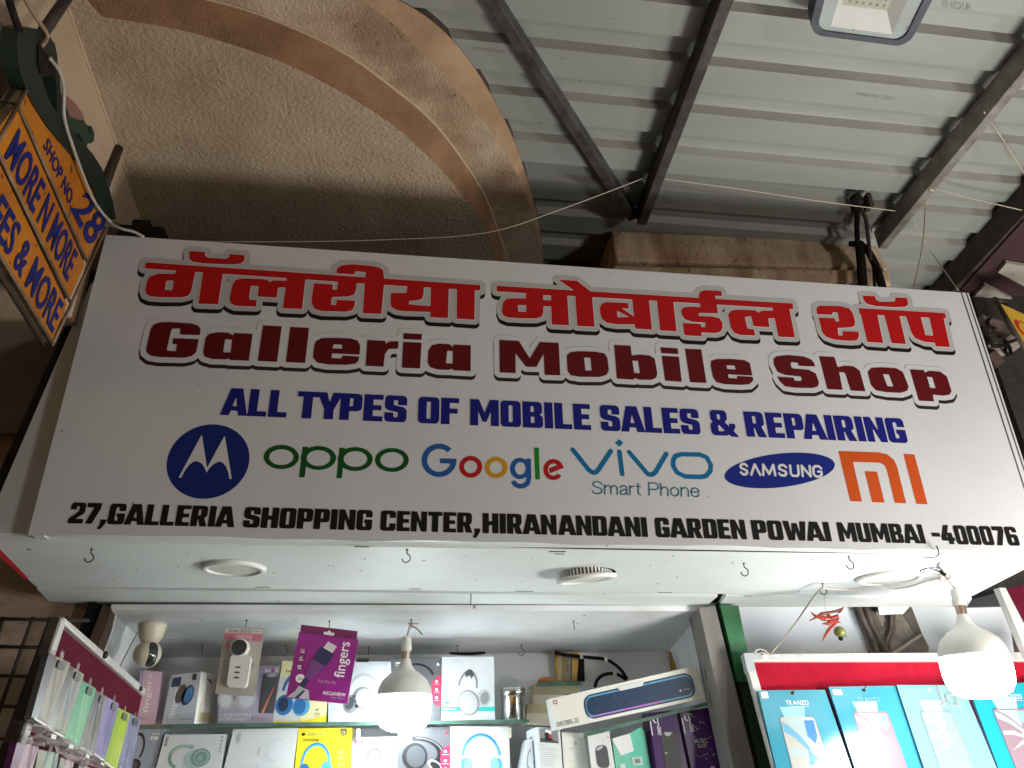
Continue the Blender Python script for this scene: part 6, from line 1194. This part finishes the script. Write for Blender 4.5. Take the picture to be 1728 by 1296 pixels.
def t1(F, m): F.text(m, 'TR', 0.36, 0.13, 0.45, 0.185, Pw, 2); F.text(m, 'NZO', 0.535, 0.13, 0.69, 0.185, Pw, 2); F.poly(m, [(0.46, 0.185), (0.49, 0.125), (0.525, 0.185), (0.492, 0.165)], Pw, 2); F.rect(m, 0.39, 0.20, 0.69, 0.203, Pw, 2); F.rrect(m, 0.03, 0.02, 0.13, 0.10, 0.01, Pw, 2); F.lines(m, 0.045, 0.035, 0.125, 0.09, 3, Lg, 3)
def t2(F, m): F.text(m, 'TR', 0.36, 0.13, 0.45, 0.185, P_('print_pale_cyan', (0.20, 0.36, 0.40)), 2); F.text(m, 'NZO', 0.53, 0.13, 0.69, 0.185, MATS['print_pale_cyan'], 2); F.poly(m, [(0.46, 0.185), (0.49, 0.125), (0.525, 0.185), (0.492, 0.165)], MATS['print_pale_cyan'], 2); F.rrect(m, 0.04, 0.035, 0.17, 0.10, 0.015, Pw, 2); F.text(m, '5G', 0.07, 0.055, 0.12, 0.085, Lg, 3)
def t3(F, m):
    for s_, u0, u1 in (('J', 0.52, 0.62), ('d', 0.65, 0.83)):
        F.text(m, s_, u0 + .008, 0.016, u1 + .008, 0.252, P_('print_dull_cyan', (0.30, 0.42, 0.46)), 2, 0.01); F.text(m, s_, u0, 0.01, u1, 0.246, ScW, 3, 0.01)
    F.poly(m, [(0.45, 0.03), (0.47, 0.02), (0.50, 0.06), (0.46, 0.09)], MATS['print_dull_cyan'], 2)
pack([(1279, 1165), (1392, 1164), (1442, 1310), (1313, 1310)], Cy, (0.20, 0.315, 0.72, 1.4), Fr_, 'cyan screen guard pack with a bone-coloured phone, leftmost on the red board', t1, (0.50, 0.04), 0.0)
pack([(1398, 1159), (1511, 1157), (1568, 1310), (1447, 1310)], Cy, (0.22, 0.29, 0.74, 1.03), Fr2, 'cyan screen guard pack with a blush-coloured phone, second from left on the red board', t2, (0.50, 0.05), 0.008, True, Sc2)
pack([(1513, 1156), (1624, 1156), (1688, 1310), (1564, 1310)], Cy2, (0.20, 0.29, 0.68, 1.0), Fr2, 'pale screen guard pack with two large outlined letters on the red board', t3, None, 0.018, True, ScW)
pack([(1632, 1153), (1748, 1152), (1830, 1310), (1690, 1310)], Cy3, (0.20, 0.28, 0.70, 0.98), Fr_, 'bright cyan screen guard pack under the right bulb, rightmost on the red board', t1, None, 0.006, True, Sc2)

# lemon and chilli charm
lc = thing('lemon_chilli_charm', PY(1411, 1078, 2.50), 'string of red chillies and a small green lemon hanging under the soffit', 'charm')
yl = 2.50; M_ch = mat('red_chilli', (0.42, 0.035, 0.012), 0.3, (0.24, 0.018, 0.01), 20); M_ch2 = mat('dry_dark_chilli', (0.14, 0.03, 0.016), 0.4); M_le = mat('green_lemon', (0.22, 0.24, 0.035), 0.4, (0.14, 0.16, 0.025), 16, 0.2, 120)
def chilli(P, r, mt):
    m = MB(); Q = [PY(*s6(*p), yl) for p in P]; n = len(Q); m.tube(Q[:n // 2 + 1], r * .6, mt, 8, 4, r); m.tube(Q[n // 2:], r, mt, 8, 4, 0.0008); m.build('chilli', lc)
chilli([(700, 455), (660, 470), (620, 470), (575, 455), (548, 432)], 0.0085, M_ch); chilli([(725, 415), (690, 430), (650, 438), (610, 445), (570, 470), (540, 485)], 0.006, M_ch2)
chilli([(640, 445), (660, 470), (655, 490), (640, 505)], 0.0085, M_ch); chilli([(705, 470), (675, 490), (645, 498), (612, 500)], 0.006, M_ch); chilli([(690, 495), (665, 515), (645, 540), (625, 575), (614, 598)], 0.006, M_ch); chilli([(700, 440), (715, 430), (735, 402)], 0.004, M_ch2); chilli([(665, 480), (690, 485), (718, 495)], 0.0055, M_ch)
m = MB(); m.sphere(PY(*s6(709, 543), yl), 0.0185, M_le, 20, 1, 1, 0.95); m.tube([PY(*s6(740, 570), yl), PY(*s6(746, 572), yl)], 0.003, M_le, 6, 1, .001); m.build('lemon', lc)
m = MB(); m.sphere(PY(*s6(716, 580), yl), 0.008, M_black, 10); m.build('charcoal_piece', lc)
m = MB(); m.tube([PY(*s6(630, 312), yl), PY(*s6(628, 400), yl), PY(*s6(650, 470), yl), PY(*s6(680, 510), yl), PY(*s6(712, 575), yl)], 0.0009, M_string, 6, 3); m.build('thread', lc)

# maroon board edge of the next shop, lower right
nbd = thing('neighbour_board', PY(1720, 1060, 2.60), 'maroon board in a grey frame at the right edge beside the right bulb', 'board')
m = MB(); m.prism([PY(*rb(*p), 2.60) for p in ((660, 410), (850, 290), (1100, 200), (1100, 900), (835, 760))], Vector((0, 0.02, 0)), M_maroon); m.build('felt', nbd)
m = MB(); m.prism([PY(*rb(*p), 2.595) for p in ((618, 435), (658, 412), (835, 755), (900, 880), (900, 1080), (835, 950))], Vector((0, 0.03, 0)), M_alu); m.build('frame', nbd)

# ================================================================== LEFT PHONE CASE BOARD
dB = Vector((-0.189, 0.982, 0)).normalized(); nL = Vector((0.982, 0.189, 0)).normalized()
pL = PY(240, 1165, 2.86)
def PL(px, py, o=0.0): return PP(px, py, pL + nL * o, nL)
lb_ = thing('display_board', PL(120, 1290), 'maroon felt board of phone cases standing sideways at the lower left', 'display board')
tl_, tr_ = PL(97, 1042), PL(241, 1167); bl2, br2 = PL(-2, 1330), PL(215, 1330)
m = MB(); F = Face(tl_, tr_, tr_ + (PL(232, 1210) - tr_) * 6, PL(-60, 1480)); F.slab(m, 0.012, M_maroon, M_wood_shade); m.build('felt', lb_)
m = MB(); a, b, c, e = PL(97, 1041), PL(242, 1163), PL(238, 1174), PL(99, 1056)
m.hexa([p + nL * .010 for p in (a, b, c, e)], [p - nL * .010 for p in (a, b, c, e)], M_alu); m.build('top_rail', lb_, 0.002)
m = MB(); a, b, c, e = PL(96, 1043), PL(101, 1052), PL(-38, 1480), PL(-52, 1480)
m.hexa([p + nL * .008 for p in (a, b, c, e)], [p - nL * .002 for p in (a, b, c, e)], M_alu)
o_ = -dB * 0.010
m.build('side_rail', lb_, 0.002)
m = MB(); m.hexa([p + nL * .006 for p in (a + o_ * .05, a + o_, e + o_, e + o_ * .05)], [p - nL * .008 for p in (a + o_ * .05, a + o_, e + o_, e + o_ * .05)], mat('brown_stile', (0.10, 0.075, 0.055), 0.55, (0.06, 0.042, 0.03), 14, stretch=(3, 3, 0.4))); m.build('outer_stile', lb_, 0.001)
for p in ((178, 1105), (238, 1162)):
    m = MB(); q = PL(*p, 0.014); m.lathe([(0.007, -.004), (0.008, 0), (0.006, 0.004), (0.0001, 0.005)], q, M_hook, 12, nL); m.build('clip', lb_)
def case_mat(nm, c1, c2, sc=7): return mat(nm, c1, 0.32, c2, sc, spec=0.2, coat=0.0, contrast=(0.42, 0.52), detail=1.0, stretch=(1.6, 1.6, 1.0), swirl=1.6)
GC = 'phone cases hanging on the left board'
def phone_case(q, mt, rim, label, camc=True):
    F = Face(*[PL(*s1(*p), 0.020) for p in q]); F.n = nL
    t = thing('phone_case', F.pt(.5, 1), label, 'phone case', GC)
    m = MB(); o = rr_pts(F, 0, 0, 1, 1, 0.055); i = rr_pts(F, 0.26, 0.02, 0.97, 0.95, 0.05, 3); i2 = rr_pts(F, 0.0, 0.965, 0.98, 1.0, 0.012, 4)
    n = len(o); m.prism([p - nL * 0.009 for p in o], nL * 0.008, rim)
    m.add([p - nL * .001 for p in o] + i, [(k, (k + 1) % n, n + (k + 1) % n, n + k) for k in range(n)], rim, False); m.poly(i, mt); m.poly(i2, M_lampbody)
    m.build('shell', t)
    if camc:
        m = MB(); c = rr_pts(F, 0.30, 0.06, 0.66, 0.18, 0.035, 8); m.prism(c, nL * -0.003, mat('camera_hole', (0.10, 0.10, 0.10), 0.3)); m.build('camera_opening', t)
    m = MB(); u = F.pt(0.52, 0.0); v1 = Vector((0, 0, 1)); w = -dB * -1
    P = [u - dB * .012 + v1 * -.004, u - dB * .013 + v1 * .007, u - dB * .003 + v1 * .012, u + dB * .004 + v1 * .008, u + dB * .012 + v1 * .010, u + dB * .012 + v1 * -.004]
    m.prism(P, nL * 0.001, mat('clear_hanger', (0.62, 0.48, 0.50), 0.08, alpha=0.55)); m.tube([u + v1 * .009 - nL * .003, u + v1 * .010 + nL * .004], 0.001, M_hook, 6, 1); m.build('hanger', t)
rim_shade = mat('shaded_rim', (0.10, 0.09, 0.078), 0.4, (0.05, 0.045, 0.04), 14, coat=0.2)  # dark rim colour paints the shaded sides of the cases
phone_case([(262, 690), (368, 740), (246, 1088), (166, 1040)], case_mat('case_clear', (0.38, 0.36, 0.27), (0.20, 0.19, 0.16)), rim_shade, 'clear yellowish phone case, nearest the frame and leftmost on the maroon board')
phone_case([(366, 752), (440, 800), (328, 1142), (250, 1098)], case_mat('case_blue_clear', (0.36, 0.36, 0.27), (0.15, 0.20, 0.29)), rim_shade, 'clear phone case fading to pale blue, between the yellowish and the green case')
phone_case([(432, 832), (503, 876), (402, 1202), (332, 1160)], case_mat('case_green', (0.14, 0.46, 0.24), (0.30, 0.58, 0.36)), mat('green_rim', (0.06, 0.30, 0.14), 0.4, spec=0.2), 'mint green phone case on the maroon board')
phone_case([(503, 882), (560, 917), (482, 1236), (410, 1194)], case_mat('case_marble', (0.30, 0.30, 0.29), (0.05, 0.055, 0.06), 6), rim_shade, 'black and grey marbled phone case on the maroon board')
phone_case([(566, 922), (625, 956), (545, 1268), (486, 1226)], case_mat('case_violet', (0.28, 0.25, 0.48), (0.13, 0.11, 0.28)), mat('violet_rim', (0.24, 0.2, 0.42), 0.4, spec=0.2), 'violet phone case on the maroon board, left of the lime one')
phone_case([(622, 976), (682, 1008), (608, 1318), (546, 1272)], case_mat('case_lime', (0.40, 0.56, 0.015), (0.52, 0.62, 0.10)), mat('lime_rim', (0.30, 0.45, 0.02), 0.4, spec=0.2), 'bright lime green phone case on the maroon board')
phone_case([(678, 1004), (738, 1036), (684, 1340), (622, 1300)], case_mat('case_lavender', (0.26, 0.26, 0.38), (0.12, 0.12, 0.21)), mat('lavender_rim', (0.22, 0.22, 0.36), 0.4, spec=0.2), 'greyish lavender phone case, rightmost on the maroon board')
phone_case([(96, 1160), (200, 1180), (130, 1420), (30, 1400)], case_mat('case_plum', (0.40, 0.26, 0.36), (0.12, 0.02, 0.09)), mat('plum_rim', (0.12, 0.02, 0.09), 0.4, spec=0.2), 'plum coloured phone case in the second row, lower left corner of the board', False)
phone_case([(206, 1196), (308, 1214), (262, 1440), (170, 1420)], case_mat('case_sage', (0.36, 0.46, 0.40), (0.08, 0.13, 0.17)), rim_shade, 'sage and dark blue phone case in the second row of the board', False)
phone_case([(322, 1240), (384, 1262), (340, 1480), (280, 1460)], case_mat('case_rose', (0.56, 0.42, 0.46), (0.38, 0.24, 0.28)), rim_shade, 'clear rosy phone case in the second row, under the green one', False)
phone_case([(420, 1272), (480, 1296), (440, 1500), (380, 1480)], case_mat('case_rose2', (0.50, 0.38, 0.42), (0.30, 0.18, 0.22)), rim_shade, 'clear rosy phone case in the second row, under the marbled one', False)
M_wrap = mat('crumpled_clear_wrap', (0.66, 0.60, 0.62), 0.06, alpha=0.42, spec=0.9)
for (q, lb) in (([(140, 1060), (250, 1100), (235, 1190), (110, 1165)], 'crumpled clear wrap above the plum phone case'), ([(240, 1130), (350, 1150), (330, 1240), (220, 1210)], 'crumpled clear wrap above the sage phone case'), ([(360, 1160), (440, 1215), (420, 1290), (320, 1250)], 'crumpled clear wrap above the first rosy phone case'), ([(440, 1225), (520, 1265), (510, 1310), (420, 1280)], 'crumpled clear wrap above the second rosy phone case')):
    F = Face(*[PL(*s1(*p), 0.016) for p in q]); F.n = nL; m = MB(); N = 6; vs = [F.pt(i / N, j / N) + nL * random.uniform(0, 0.022) for j in range(N + 1) for i in range(N + 1)]
    m.add(vs, [t for j in range(N) for i in range(N) for a in [j * (N + 1) + i] for t in ((a, a + 1, a + N + 2), (a, a + N + 2, a + N + 1))], M_wrap)
    F.rect(m, 0.55, 0.35, 0.8, 0.6, Pw, 26); o = m.build('plastic_wrap'); tag(o, lb, 'plastic wrap', 'clear wraps on the left board')

# ================================================================== LAMP OF THE NEXT STALL (right of the frame), ADDED LAMP BEHIND THE VIEWER
def unseen_lamp(p, power, colr, label, r=0.05):
    t = thing('unseen_lamp', p, label, 'lamp')
    m = MB(); m.lathe([(0.0001, 0.16), (0.02, 0.155), (0.022, 0.10), (0.05, 0.07), (0.075, 0.055), (0.074, 0.05)], p, M_lampbody, 32); m.build('lamp_body', t)
    m = MB(); m.tube([p + Vector((0, 0, 0.155)), Vector((p.x, p.y, ZR + 0.2))], 0.004, M_black, 6, 1); m.build('lamp_wire', t)
    l = bpy.data.lights.new('unseen_lamp_light', 'POINT'); l.energy = power; l.color = colr; l.shadow_soft_size = r
    o = bpy.data.objects.new('unseen_lamp_light', l); COL.objects.link(o); o.parent = t; o.location = (0, 0, -0.03)
unseen_lamp(Vector((2.3, 1.5, 1.15)), 190, (1.0, 0.965, 0.90), 'white hanging lamp of the next stall, low beside the right end of the shop', 0.30)
unseen_lamp(Vector((3.2, -1.2, 1.4)), 150, (1.0, 0.97, 0.94), 'white unseen lamp added behind the viewer to light the sign and the ledge', 0.25)  # unseen lamp, added to light the sign, ledge and roof from the front
